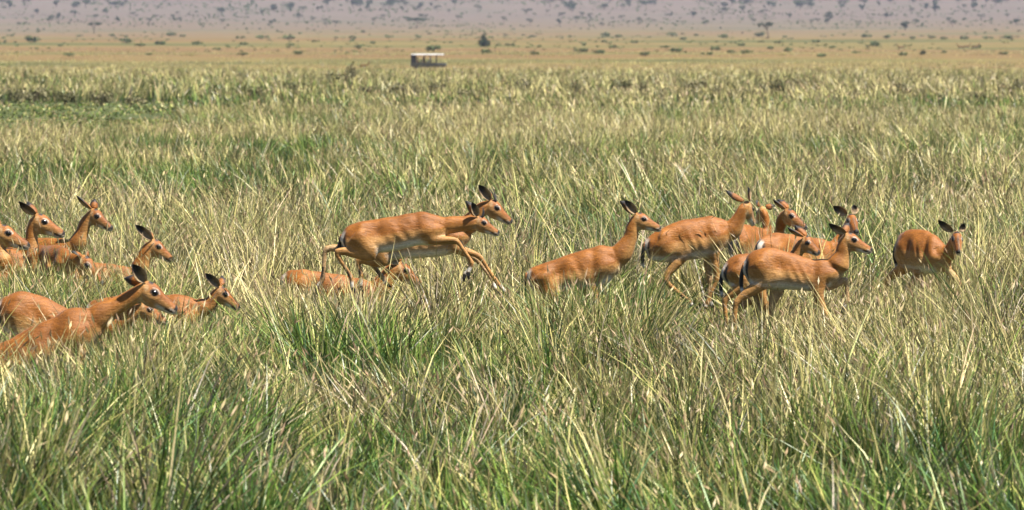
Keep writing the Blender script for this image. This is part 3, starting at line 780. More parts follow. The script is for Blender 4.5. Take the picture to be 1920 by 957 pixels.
def field(n, d0, d1, margin, power=2.0):
    u = rng.random(n); d = (d0 ** power + u * (d1 ** power - d0 ** power)) ** (1 / power)
    x = rng.uniform(-1, 1, n) * (0.092 * d + margin)
    return x, d, px_of(x, d)
def near_field():
    def moist(x, d, px):
        a = n1(x + 50, d, 2.3); b = n2(x + 80, d, 5.5)
        dry = -0.14 + 0.66 * np.clip((d - 33) / 19, 0, 1) + 0.62 * (sst(0.25, 0.75, a) - 0.5) + 0.5 * (sst(0.2, 0.8, b) - 0.5)
        def blob(p0, p1, e0, e1, v):
            return v * sst(p0 - 60, p0 + 60, px) * sst(p1 + 60, p1 - 60, px) * sst(e0 - 2, e0 + 2, d) * sst(e1 + 3, e1 - 3, d)
        return dry + blob(990, 1330, 43, 62, -0.34) + blob(1480, 1720, 46, 70, -0.36) + blob(330, 620, 42, 60, 0.26) + blob(-100, 330, 27, 40, 0.22) + blob(820, 1000, 47, 66, 0.2)
    # tussocks: tight fans of blades with hollows between them
    x, d, px = field(7600, 23.0, 66.0, 0.9, 1.7); n = len(x)
    dry = moist(x, d, px); c = n3(x + 20, d * 0.8, 0.75); c2 = n1(x + 11, d * 0.6, 0.36); b = n2(x + 80, d, 5.5)
    tall = sst(34, 47, d) + 0.8 * sst(480, 200, px) * sst(46, 36, d)
    cg = n2(x + 31, d * 0.5, 0.95)
    h = (0.12 + 0.30 * c + 0.28 * c2) * (0.80 + 0.34 * np.clip(tall, 0, 1)) + 0.16 * b * np.clip(tall, 0.2, 1) + 0.12 * rng.random(n) + 0.12 * sst(49, 53, d) + 0.34 * sst(0.52, 0.78, cg) * sst(44, 36, d)
    big = rng.random(n) < 0.07; h = np.where(big, h * 1.25 + 0.08, h)
    u = rng.random(n); g1 = rng.normal(0, 0.14, n)
    K = np.where(dry > 0.50 + g1, 2, np.where(dry > 0.20 + g1, 1, 0))
    K = np.where(u < 0.30, 4, np.where(u < 0.42 + 0.10 * (c > 0.62), 3, K))
    h = h * np.where(K == 0, 0.9, np.where(K == 4, 1.35, 1.0))
    hid = (px < 370) | ((px > 515) & (px < 712)) | ((px > 960) & (px < 1175)); bare = (px > 1195) & (px < 1415)
    loose = np.where(K == 4, 80 * rng.random(n) ** 1.3 * np.where(hid, 1.0, 0.7), np.where((K == 2) & (rng.random(n) < 0.4), 35 * rng.random(n) ** 1.2 * np.where(hid, 1.0, 0.5), rng.uniform(-8, 8, n)))
    loose = np.where(bare, loose * 0.25, loose)
    cap = hcap(px, d, loose); lim = cap * np.where(hid & ~((px < 340) & (d < 39.2)), rng.uniform(1.25, 1.55, n), rng.uniform(1.0, 1.25, n) * np.where(bare, 0.88, 1.0))
    h = np.where((cap < 0.70) & hid & ~((px < 340) & (d < 39.2)), np.maximum(h, np.minimum(lim * 0.85, 0.80)), h)
    h = np.minimum(h, lim); ok = (cap > 0.07) & ((c > 0.33) | (rng.random(n) < 0.45))
    tint = np.clip((dry - 0.40) * 0.6 + rng.normal(0, 0.16, n), -0.6, 0.5)
    # turf: short lush grass everywhere underneath
    x2, d2, px2 = field(7000, 23.0, 62.0, 0.9, 1.5); m = len(x2)
    c4 = n3(x2 + 33, d2 * 0.7, 0.6)
    h2 = np.minimum(0.06 + 0.30 * c4 + 0.06 * rng.random(m), np.maximum(hcap(px2, d2, np.zeros(m)) * 1.1, 0.08))
    t2 = np.clip(moist(x2, d2, px2) * 0.5 - 0.25 + rng.normal(0, 0.15, m), -0.5, 0.3); K2 = np.where(rng.random(m) < 0.28 + 0.3 * (t2 > 0), 1, 0)
    # loose screens of stems close in front of the half-hidden animals
    sx, sd, sh, sk_ = [], [], [], []
    for dd, xs, ys in VE:
        amt, rise = (0.5, 36) if dd < 40 else (0.8, 26) if dd == 41.5 else (1.5, 62) if xs[-1] < 345 else (0.55, 26) if dd in (49.6, 45.5) else (0.35, 22) if dd in (45.2, 41.5, 50.2) else (0, 0)
        q = int((xs[-1] - xs[0]) * amt)
        if not q: continue
        qp = rng.uniform(xs[0], xs[-1], q); qd = dd - 0.25 - 2.6 * rng.random(q) ** 1.2
        qy = np.interp(qp, xs, ys) + 6 - rise * rng.random(q) ** 1.5
        qh = CAM_H - (qy - HORIZON) * qd / F_PX; g = (qh > 0.15) & (qh < 1.0)
        sx.append(((qp - 960) / F_PX * qd)[g]); sd.append(qd[g]); sh.append(qh[g]); sk_.append(rng.choice([1, 2, 2, 4, 4, 0], q)[g])
    sx = np.concatenate(sx); sd = np.concatenate(sd); sh = np.concatenate(sh); sk_ = np.concatenate(sk_); ns = len(sx)
    x2 = np.concatenate([x2, sx]); d2 = np.concatenate([d2, sd]); h2 = np.concatenate([h2, sh]); K2 = np.concatenate([K2, sk_])
    t2 = np.concatenate([t2, rng.normal(0.0, 0.15, ns)]); m2 = m; m = len(x2)
    X = np.concatenate([x[ok], x2]); D = np.concatenate([d[ok], d2])
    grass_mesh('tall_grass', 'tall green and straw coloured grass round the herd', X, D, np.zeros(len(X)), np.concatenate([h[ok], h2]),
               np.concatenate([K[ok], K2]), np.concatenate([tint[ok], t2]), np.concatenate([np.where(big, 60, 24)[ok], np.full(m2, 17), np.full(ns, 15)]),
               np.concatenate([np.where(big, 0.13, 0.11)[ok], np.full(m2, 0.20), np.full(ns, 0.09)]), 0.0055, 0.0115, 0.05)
def mid_field():
    x, d, px = field(4600, 63.0, 180.0, 2.0, 1.7); n = len(x)
    a = n1(x + 150, d, 6); b = n2(x + 180, d, 17); c = n3(x + 20, d, 2.2)
    dry = 0.50 + 0.66 * (sst(0.25, 0.75, a) - 0.5) + 0.42 * (sst(0.2, 0.8, b) - 0.5)
    h = 0.26 + 0.42 * c + 0.22 * a + 0.30 * rng.random(n) ** 2
    lawn = (px < 340 + 40 * (a - 0.5)) & (d > 150)
    u = rng.random(n); g1 = rng.normal(0, 0.12, n)
    K = np.where(dry > 0.50 + g1, 2, np.where(dry > 0.24 + g1, 1, 0)); K = np.where(u < 0.06, 3, np.where(u < 0.14, 4, K))
    K = np.where(lawn, 1, K); h = np.where(lawn, rng.uniform(0.07, 0.13, n), np.where((px < 340) & (d > 132), h * 0.75, h))
    tint = np.where(lawn, rng.uniform(-0.1, 0.15, n), np.clip((dry - 0.42) * 0.85 + rng.normal(0, .1, n), -0.45, 0.55))
    grass_mesh('meadow_grass', 'straw coloured meadow grass behind the herd', x, d, np.zeros(n), h, K, tint, 33, 0.36, 0.0085, 0.0175, 0.08)
def far_field():
    P = [field(3000, 176, 330, 4), field(2600, 330, 560, 4), field(1500, 560, 900, 6), field(1100, 860, 1500, 8)]
    x = np.concatenate([p[0] for p in P]); d = np.concatenate([p[1] for p in P]); px = px_of(x, d); n = len(x)
    a = n1(x + 350, d, 16); b = n2(x + 380, d, 40); c = n3(x + 20, d, 7)
    dry = 0.54 + 0.8 * (a - 0.5) + 0.6 * (b - 0.5) + 0.26 * sst(320, 420, d)
    h = 0.40 + 0.34 * c + 0.18 * rng.random(n) ** 2 + 0.25 * ((c > 0.55) & (d > 238) & (d < 330))
    h = h * np.where(d > 620, 0.75, 1.0) * sst(1700, 900, d)
    lawn = (px < 345 + 30 * a) & (d < 238)
    g1 = rng.normal(0, 0.12, n)
    K = np.where(dry > 0.52 + g1, 2, np.where(dry > 0.30 + g1, 1, 0)); K = np.where(rng.random(n) < 0.05, 3, K)
    K = np.where(lawn, 1, K); h = np.where(lawn, rng.uniform(0.07, 0.13, n), h)
    tint = np.where(lawn, rng.uniform(-0.1, 0.12, n), np.clip((dry - 0.45) + rng.normal(0, .08, n), -0.4, 0.7))
    grass_mesh('distant_grass', 'pale far grass reaching to the open plain', x, d, terrain(x, d), h, K, tint, np.where(d > 860, 18, 16), np.where(d > 860, 3.0, 1.3), 0.020, 0.045, 0.10, -0.05)
near_field(); mid_field(); far_field()

# ------------------------------------------------------------------ shrubs and trees
def leaf_cloud(rg, lobes, n, size, flat=0.6, shade=(0.6, 1.35)):
    """leaf-sized faces spread through a set of ellipsoids"""
    V = []; F = []; C = []
    tot = sum(l[3] * l[4] * l[5] for l in lobes)
    for (cx, cy, cz, rx, ry, rz) in lobes:
        m = max(6, int(n * rx * ry * rz / tot)); lb = rg.uniform(*shade)
        for i in range(m):
            v = np.array([rg.gauss(0, 1) for _ in range(3)]); v /= np.linalg.norm(v) + 1e-6
            r = rg.random() ** 0.45
            c = np.array((cx, cy, cz)) + v * r * np.array((rx, ry, rz))
            nrmv = nrm(v + np.array([rg.gauss(0, .6) for _ in range(3)]) + np.array((0, 0, flat)))
            a = nrm(np.cross(nrmv, (rg.gauss(0, 1), rg.gauss(0, 1), rg.gauss(0, 1)))); b = np.cross(nrmv, a)
            s = size * rg.uniform(0.6, 1.4); k = len(V)
            V += [c + a * s, c + b * s * 0.6, c - a * s, c - b * s * 0.6]
            sh = lb * rg.uniform(0.8, 1.2); C += [(sh, sh, sh, 1)] * 4
            F.append((k, k + 1, k + 2, k + 3))
    return V, F, C
def shrub(name, rg, w, h, mat, n=260, size=None, lobes=None, round_=False):
    root = empty(name, (0, 0, 0))
    L = []
    if lobes: L = lobes
    else:
        for i in range(9):
            x = rg.uniform(-0.5, 0.5) * w * 0.75; y = rg.uniform(-0.4, 0.4) * w * 0.6
            t = 1 - abs(x) / (w * 0.5) * 0.6
            r = w * rg.uniform(0.13, 0.22)
            L.append((x, y, h * (0.30 + 0.32 * t * rg.random()), r, r, h * rg.uniform(0.22, 0.36)))
    V, F, C = leaf_cloud(rg, L, n, size or 0.055 * w)
    V = [np.array((v[0], v[1], max(v[2], 0.02))) for v in V]
    mesh_obj('foliage', V, F, mat, root, C, False)
    for i in range(3):
        a = rg.uniform(0, 6.28)
        tube('stem', [(0.03 * i, 0, -0.05), (math.cos(a) * w * 0.08, math.sin(a) * w * 0.08, h * 0.25), (math.cos(a) * w * 0.2, math.sin(a) * w * 0.2, h * 0.55)], [0.03 * h, 0.022 * h, 0.01 * h], M_BARK, root, 5)
    return root
def acacia(name, rg, w, h, mat, n=300, lean=0.0, tiers=1):
    """flat-topped thorn tree"""
    root = empty(name, (0, 0, 0)); ct = h * 0.78
    L = []
    for i in range(12):
        a = rg.uniform(0, 6.28); r = w * 0.5 * math.sqrt(rg.random()) * 0.78
        L.append((lean * h + r * math.cos(a), r * math.sin(a), ct + h * rg.uniform(-0.05, 0.10), w * rg.uniform(0.12, 0.2), w * rg.uniform(0.12, 0.2), h * rg.uniform(0.06, 0.11)))
    if tiers > 1:
        for i in range(4):
            a = rg.uniform(0, 6.28); r = w * 0.3
            L.append((lean * h * .7 + r * math.cos(a), r * math.sin(a), h * rg.uniform(0.5, 0.64), w * 0.13, w * 0.13, h * 0.06))
    V, F, C = leaf_cloud(rg, L, n, (0.034 if n > 400 else 0.065) * w, 0.9)
    mesh_obj('crown', V, F, mat, root, C, False)
    tr = tube('trunk', [(0, 0, -0.2), (lean * h * 0.2, 0, h * 0.25), (lean * h * 0.55, 0, h * 0.5), (lean * h * 0.8, 0, h * 0.62)], [h * .036, h * .027, h * .022, h * .016], M_BARK, root, 7)
    for i in range(5):
        a = i * 1.26 + rg.random(); q = w * rg.uniform(0.22, 0.36)
        tube('limb', [(lean * h * 0.6, 0, h * 0.5), (lean * h * .8 + math.cos(a) * q * .5, math.sin(a) * q * .5, h * 0.66), (lean * h + math.cos(a) * q, math.sin(a) * q, ct)], [h * .017, h * .012, h * .005], M_BARK, tr, 5)
    return root
def round_tree(name, rg, w, h, mat, n=240):
    root = empty(name, (0, 0, 0)); L = []
    for i in range(9):
        a = rg.uniform(0, 6.28); r = w * 0.32 * math.sqrt(rg.random())
        L.append((r * math.cos(a), r * math.sin(a), h * rg.uniform(0.42, 0.82), w * rg.uniform(0.17, 0.27), w * rg.uniform(0.17, 0.27), h * rg.uniform(0.10, 0.2)))
    V, F, C = leaf_cloud(rg, L, n, 0.085 * w)
    mesh_obj('crown', V, F, mat, root, C, False)
    tube('trunk', [(0, 0, -0.2), (0.02 * w, 0, h * 0.3), (0, 0.02 * w, h * 0.6)], [h * .04, h * .03, h * .015], M_BARK, root, 6)
    return root
def ground_d(py, px=960):
    """distance at which the terrain beyond 880 m crosses this photo row"""
    ds = np.geomspace(880, 9000, 700); X = (px - 960) / F_PX * ds
    ys = HORIZON + (CAM_H - terrain(X, ds)) / ds * F_PX
    i = np.argmax(ys <= py)
    return float(ds[i]) if ys[i] <= py else 6000.0
def place(o, px, d, rz=None, s=1.0):
    x = (px - 960) / F_PX * d
    o.location = (x, d, float(terrain(x, d))); o.scale = (s, s, s)
    o.rotation_euler = (0, 0, random.uniform(0, 6.28) if rz is None else rz)

rg = random.Random(5)
# low bushes dotted over the plain: photo column, row of the foot, width in photo pixels
BUSH = [(60, 81, 40), (237, 82, 30), (263, 88, 25), (300, 85, 27), (370, 85, 24), (408, 94, 17), (452, 74, 20), (460, 86, 21), (492, 74, 30), (543, 75, 30), (545, 88, 21),
        (592, 80, 18), (660, 74, 18), (670, 91, 22), (730, 72, 20), (785, 72, 18), (812, 97, 38), (935, 87, 15), (955, 88, 22), (915, 101, 26), (150, 70, 16), (342, 70, 16),
        (320, 69, 26), (210, 69, 20), (1000, 71, 16), (1135, 70, 25), (1160, 71, 22), (1132, 80, 16), (1095, 85, 16), (1090, 98, 30), (1122, 102, 26), (1152, 92, 23), (1247, 91, 20),
        (1267, 99, 30), (1260, 69, 26), (1305, 68, 16), (1280, 76, 18), (1345, 96, 26), (1370, 100, 22), (1390, 87, 20), (1400, 102, 26), (1355, 72, 30), (1425, 70, 30), (1477, 98, 26),
        (1445, 93, 20), (1530, 81, 21), (1460, 83, 22), (1625, 71, 26), (1662, 73, 22), (1642, 88, 30), (1605, 101, 20), (1710, 74, 18), (1748, 73, 18), (1770, 100, 18), (1770, 75, 18), (1810, 75, 22),
        (1850, 74, 22), (1890, 74, 26), (1830, 92, 26), (20, 69, 16), (115, 88, 14), (700, 83, 16), (1010, 90, 16), (1190, 82, 20), (1560, 92, 18), (1325, 104, 24), (1210, 106, 26), (1000, 104, 22),
        (455, 105, 24), (560, 103, 26), (130, 107, 24), (280, 104, 18), (1880, 104, 22), (1690, 106, 22), (1540, 108, 26)]
bproto = [shrub('low_bush', rg, 1.0, rg.uniform(0.34, 0.5), M_BUSH, 240) for i in range(6)]
used = set()
for i, (px, py, w) in enumerate(BUSH):
    d = ground_d(py, px); k = i % 6; o = bproto[k] if k not in used else copy_tree(bproto[k]); used.add(k)
    place(o, px, d, None, w * d / F_PX)
    tag(o, 'tiny low bush dotted on the open plain' if w < 19 else 'middle-sized low green bush on the open plain' if w < 26 else 'broad spreading low bush on the open plain', 'bush', 'tiny bushes on the plain' if w < 19 else 'middle-sized bushes on the plain' if w < 26 else 'broad bushes on the plain')
# the dark pointed bush tree and the dark round bush
t = shrub('conical_bush_tree', rg, 1.0, 1.0, M_DARKLEAF, 1100, 0.045, [(0, 0, .22, .42, .42, .22), (-.08, 0, .4, .36, .36, .2), (.10, .05, .38, .34, .34, .22), (0, 0, .56, .26, .26, .18),
     (-.03, 0, .70, .22, .22, .16), (0.01, 0, .84, .17, .17, .11), (.02, 0, .93, .14, .12, .07), (-.2, .1, .2, .25, .25, .18), (.22, -.1, .2, .24, .24, .18)])
d = ground_d(89, 907); place(t, 908, d, 0, 29 * d / F_PX)
tag(t, 'dark dense cone-shaped tree standing alone on the plain', 'tree')
t = shrub('round_bush', rg, 1.0, 0.9, M_DARKLEAF, 500, 0.055, [(0, 0, .45, .42, .42, .42), (.15, 0, .35, .3, .3, .3), (-.2, 0, .3, .25, .25, .28)])
d = ground_d(104, 1730); place(t, 1730, d, 0, 14 * d / F_PX)
tag(t, 'small round almost black bush on the plain', 'bush')
# lone umbrella acacias: column, foot row, height and crown width in photo pixels
for (px, py, hh, ww, ln, lab) in ((177, 64, 24, 31, 0.0, 'straight umbrella acacia standing alone before the wooded slope'), (1441, 73, 34, 31, -0.18, 'leaning umbrella acacia with a curved trunk standing alone'),
        (782, 54, 22, 46, 0.1, 'broad umbrella acacia at the foot of the wooded slope')):
    d = ground_d(py, px); t = acacia('umbrella_acacia', rg, 1.0 * ww / hh, 1.0, M_LEAF, 700, ln, 1); place(t, px, d, 0, hh * d / F_PX)
    tag(t, lab, 'tree')
# trees scattered over the far slope
AC = [acacia('slope_acacia', rg, rg.uniform(1.2, 1.9), 1.0, M_LEAF, 150, rg.uniform(-.1, .1), 2) for i in range(5)]
RT = [round_tree('slope_tree', rg, rg.uniform(0.9, 1.35), 1.0, M_LEAF, 170) for i in range(5)]
first_use = set()
def slope_tree(i, px, py, hpx, flat):
    d = ground_d(py, px); src = (AC if flat else RT)[i % 5]
    o = src if src.name not in first_use else copy_tree(src); first_use.add(src.name)
    place(o, px, d, None, hpx * d / F_PX)
    if flat: tag(o, 'small flat-topped acacia scattered on the hazy slope', 'tree', 'flat-topped acacias on the hazy slope')
    else: tag(o, 'small rounded tree scattered on the hazy slope', 'tree', 'rounded trees on the hazy slope')
NAMED = [(280, 44, 10, 1), (333, 45, 12, 1), (418, 46, 11, 1), (610, 46, 12, 1), (510, 49, 12, 0), (945, 43, 12, 1), (1048, 48, 14, 0), (1080, 43, 14, 1), (1165, 40, 12, 1), (1197, 46, 13, 1),
         (1412, 45, 10, 1), (1697, 58, 20, 0), (1785, 53, 16, 1), (1553, 42, 22, 0), (1610, 50, 12, 1), (1480, 36, 12, 0), (1300, 34, 14, 0), (1520, 46, 10, 1), (1660, 36, 14, 0), (1840, 40, 14, 1), (1905, 48, 14, 0),
         (70, 28, 12, 0), (140, 30, 12, 0), (860, 40, 12, 1), (700, 44, 10, 1), (560, 34, 12, 0)]
k = 0
for (px, py, h, fl) in NAMED: slope_tree(k, px, py, h, fl); k += 1
rows_y = []
while len(rows_y) < 285:
    y = rg.uniform(-10, 54); dens = 1.0 if y < 24 else 0.42 if y < 45 else 0.22
    if rg.random() < dens: rows_y.append(y)
for y in rows_y:
    for tr_ in range(8):
        px = rg.uniform(-60, 1980)
        if rg.random() < 1.6 * float(n3(px, y * 9 + 4000, 110)) ** 2: break
    h = rg.uniform(8, 19) * (1.0 if y < 24 else 0.8)
    slope_tree(k, px, y, h, rg.random() < (0.35 if y < 24 else 0.7)); k += 1
# low scrub too small and too many to count, on the slope and the far plain
def scrub():
    V = []; F = []; C = []
    r = np.random.default_rng(21)
    for i in range(3400):
        y = r.uniform(-14, 56) if i < 2800 else r.uniform(58, 100)
        px = r.uniform(-80, 2000)
        for tr_ in range(6):
            if r.random() < 1.5 * float(n1(px, y * 12 + 3000, 90)) ** 2: break
            px = r.uniform(-80, 2000)
        d = ground_d(y, px) * r.uniform(0.99, 1.01); x = (px - 960) / F_PX * d; z = float(terrain(x, d))
        w = r.uniform(2.2, 6.5) * d / F_PX * (0.8 if i < 2800 else 1.3); h = w * r.uniform(0.35, 0.9) * (1.0 if i < 2800 else 0.5)
        for j in range(5):
            a = r.uniform(0, 6.28); cx = x + r.normal(0, 0.25) * w; cy = d + r.normal(0, 0.25) * w; k = len(V); q = w * r.uniform(0.25, 0.45)
            sh = r.uniform(0.7, 1.4); t = r.uniform(0.5, 1.0) * h
            V += [(cx - q * math.cos(a), cy - q * math.sin(a), z), (cx + q * math.cos(a), cy + q * math.sin(a), z), (cx + 0.6 * q * math.cos(a), cy + .6 * q * math.sin(a), z + t), (cx - 0.7 * q * math.cos(a), cy - .7 * q * math.sin(a), z + t * 0.9)]
            C += [(sh, sh, sh, 1)] * 4; F.append((k, k + 1, k + 2, k + 3))
    o = mesh_obj('slope_scrub', V, F, M_BUSH, None, C, False)
    tag(o, 'low scrub speckling the far slope and plain', 'scrub', kind='stuff')
# dark herb clumps in the tall grass between the herd and the plain
HERB = [(640, 160, 56, 34), (690, 172, 42, 26), (660, 150, 40, 30), (760, 172, 60, 24), (820, 168, 50, 22), (975, 168, 60, 26), (1165, 166, 60, 26), (1205, 176, 34, 22), (1250, 176, 46, 28), (1300, 164, 50, 24), (1350, 178, 38, 26), (1405, 176, 34, 30),
        (1450, 172, 60, 28), (1490, 160, 50, 26), (1545, 162, 46, 24), (1700, 172, 60, 20), (1830, 178, 70, 24), (1900, 168, 50, 22), (60, 184, 60, 24), (120, 186, 54, 24), (190, 186, 60, 26), (250, 186, 50, 22), (400, 172, 60, 22), (480, 176, 60, 24),
        (30, 182, 40, 22), (560, 168, 50, 20), (880, 176, 44, 18), (1080, 170, 44, 20), (1600, 172, 44, 18)]
HP = [shrub('herb_clump', rg, 1.0, 0.55, M_SAGE, 420, 0.035) for i in range(5)]
for i, (px, py, w, h) in enumerate(HERB):
    d = CAM_H * F_PX / (py + 14 - HORIZON); o = HP[i] if i < 5 else copy_tree(HP[i % 5])
    place(o, px, d, None, w * d / F_PX); o.scale.z = (h + 18) * rg.uniform(0.7, 1.15) / 0.55 * d / F_PX; o.scale.x *= rg.uniform(0.8, 1.5)
    tag(o, 'dark sage green herb clump in the tall grass before the plain', 'shrub', 'herb clumps in the tall grass')

scrub()
# ------------------------------------------------------------------ safari vehicle and its passengers
M_PAINT = plain('vehicle_paint', (0.045, 0.045, 0.038), 0.4, 0.5, 0.15, 3)
M_CANVAS = plain('canopy_canvas', (0.74, 0.73, 0.75), 0.7, 0.3, 0.15, 3)
M_DARK = plain('dark_trim', (0.015, 0.015, 0.018), 0.6, 0.3, 0.2, 5)
M_SEAT = plain('seat_vinyl', (0.05, 0.05, 0.07), 0.6, 0.3, 0.2, 5)
M_STEEL = plain('rim_steel', (0.35, 0.35, 0.35), 0.4, 0.5, 0.1, 5)
M_GLASS = plain('headlight_glass', (0.6, 0.6, 0.58), 0.1, 0.6, 0.05, 5)
def boxes(name, items, mat, parent, bev=0.0):
    V = []; F = []
    for (x0, x1, y0, y1, z0, z1, *tp) in items:
        t = tp[0] if tp else 0.0; b = len(V)
        V += [(x0, y0, z0), (x1, y0, z0), (x1, y1, z0), (x0, y1, z0), (x0 + t, y0 + t, z1), (x1 - t, y0 + t, z1), (x1 - t, y1 - t, z1), (x0 + t, y1 - t, z1)]
        F += [(b + 3, b + 2, b + 1, b), (b + 4, b + 5, b + 6, b + 7), (b, b + 1, b + 5, b + 4), (b + 1, b + 2, b + 6, b + 5), (b + 2, b + 3, b + 7, b + 6), (b + 3, b, b + 4, b + 7)]
    o = mesh_obj(name, V, F, mat, parent, None, False)
    if bev:
        m = o.modifiers.new('b', 'BEVEL'); m.width = bev; m.segments = 2
    return o
dv = 762.0; vx = (804 - 960) / F_PX * dv; vz = float(terrain(vx, dv))
car = empty('safari_vehicle', (vx, dv, vz)); car.rotation_euler = (0, 0, 0.06)
tag(car, 'open-sided safari vehicle with a pale canopy, parked beyond the grass', 'vehicle')
# x along the vehicle, bonnet to the right
boxes('body', [(-2.35, 1.0, -0.85, -0.78, 0.55, 1.15), (-2.35, 1.0, 0.78, 0.85, 0.55, 1.15), (-2.35, 1.0, -0.78, 0.78, 0.5, 0.62), (-2.42, -2.35, -0.85, 0.85, 0.5, 1.2)], M_PAINT, car, 0.02)
boxes('bonnet', [(1.0, 2.35, -0.72, 0.72, 0.6, 1.12, 0.05)], M_PAINT, car, 0.05)
boxes('wing', [(1.35, 2.3, -0.88, -0.73, 0.72, 1.0, 0.03)], M_PAINT, car, 0.03)
boxes('wing', [(1.35, 2.3, 0.73, 0.88, 0.72, 1.0, 0.03)], M_PAINT, car, 0.03)
boxes('windscreen_frame', [(0.98, 1.03, -0.8, -0.74, 1.12, 1.62), (0.98, 1.03, 0.74, 0.8, 1.12, 1.62), (0.98, 1.03, -0.74, 0.74, 1.57, 1.62)], M_DARK, car)
rf = boxes('canopy', [(-2.35, 2.0, -0.88, 0.88, 2.18, 2.32, 0.05)], M_CANVAS, car, 0.02)
boxes('canopy_rail', [(-2.37, 2.02, -0.92, -0.88, 2.14, 2.2), (-2.37, 2.02, 0.88, 0.92, 2.14, 2.2)], M_DARK, rf)
for px_ in (-2.3, -0.6, 1.0):
    for sy in (-0.86, 0.80): boxes('post', [(px_, px_ + 0.07, sy, sy + 0.06, 1.1, 2.16)], M_DARK, car)
boxes('rear_screen', [(-2.36, -1.7, -0.84, -0.80, 1.12, 2.14), (-2.36, -2.3, -0.80, 0.80, 1.12, 2.14)], M_DARK, car)
for sx in (-1.55, -0.75, 0.15):
    s_ = boxes('seat', [(sx - 0.25, sx + 0.28, -0.72, 0.72, 0.85, 1.0)], M_SEAT, car, 0.03); boxes('backrest', [(sx - 0.34, sx - 0.24, -0.72, 0.72, 0.95, 1.5)], M_SEAT, s_, 0.03)
for wx in (-1.45, 1.55):
    for sy in (-0.86, 0.66):
        V = []; F = []; n = 20; prof = [(0.22, 0.0), (0.38, 0.0), (0.41, 0.04), (0.41, 0.16), (0.38, 0.20), (0.22, 0.20)]
        for i in range(n):
            a = 6.2832 * i / n
            for (r, y) in prof: V.append((wx + r * math.cos(a), sy + y, 0.41 + r * math.sin(a)))
        m = len(prof)
        for i in range(n):
            for j in range(m): F.append((i * m + j, i * m + (j + 1) % m, ((i + 1) % n) * m + (j + 1) % m, ((i + 1) % n) * m + j))
        w_ = empty('wheel', (0, 0, 0), car)
        mesh_obj('tyre', V, F, M_DARK, w_)
        tube('rim', [(wx, sy + 0.04, 0.41), (wx, sy + 0.1, 0.41), (wx, sy + 0.16, 0.41)], [0.21, 0.225, 0.21], M_STEEL, w_, 16)
for sy in (-0.5, 0.5): sphere('headlight', np.array((2.35, sy, 0.88)), 0.11, M_GLASS, car, (0.4, 1, 1))

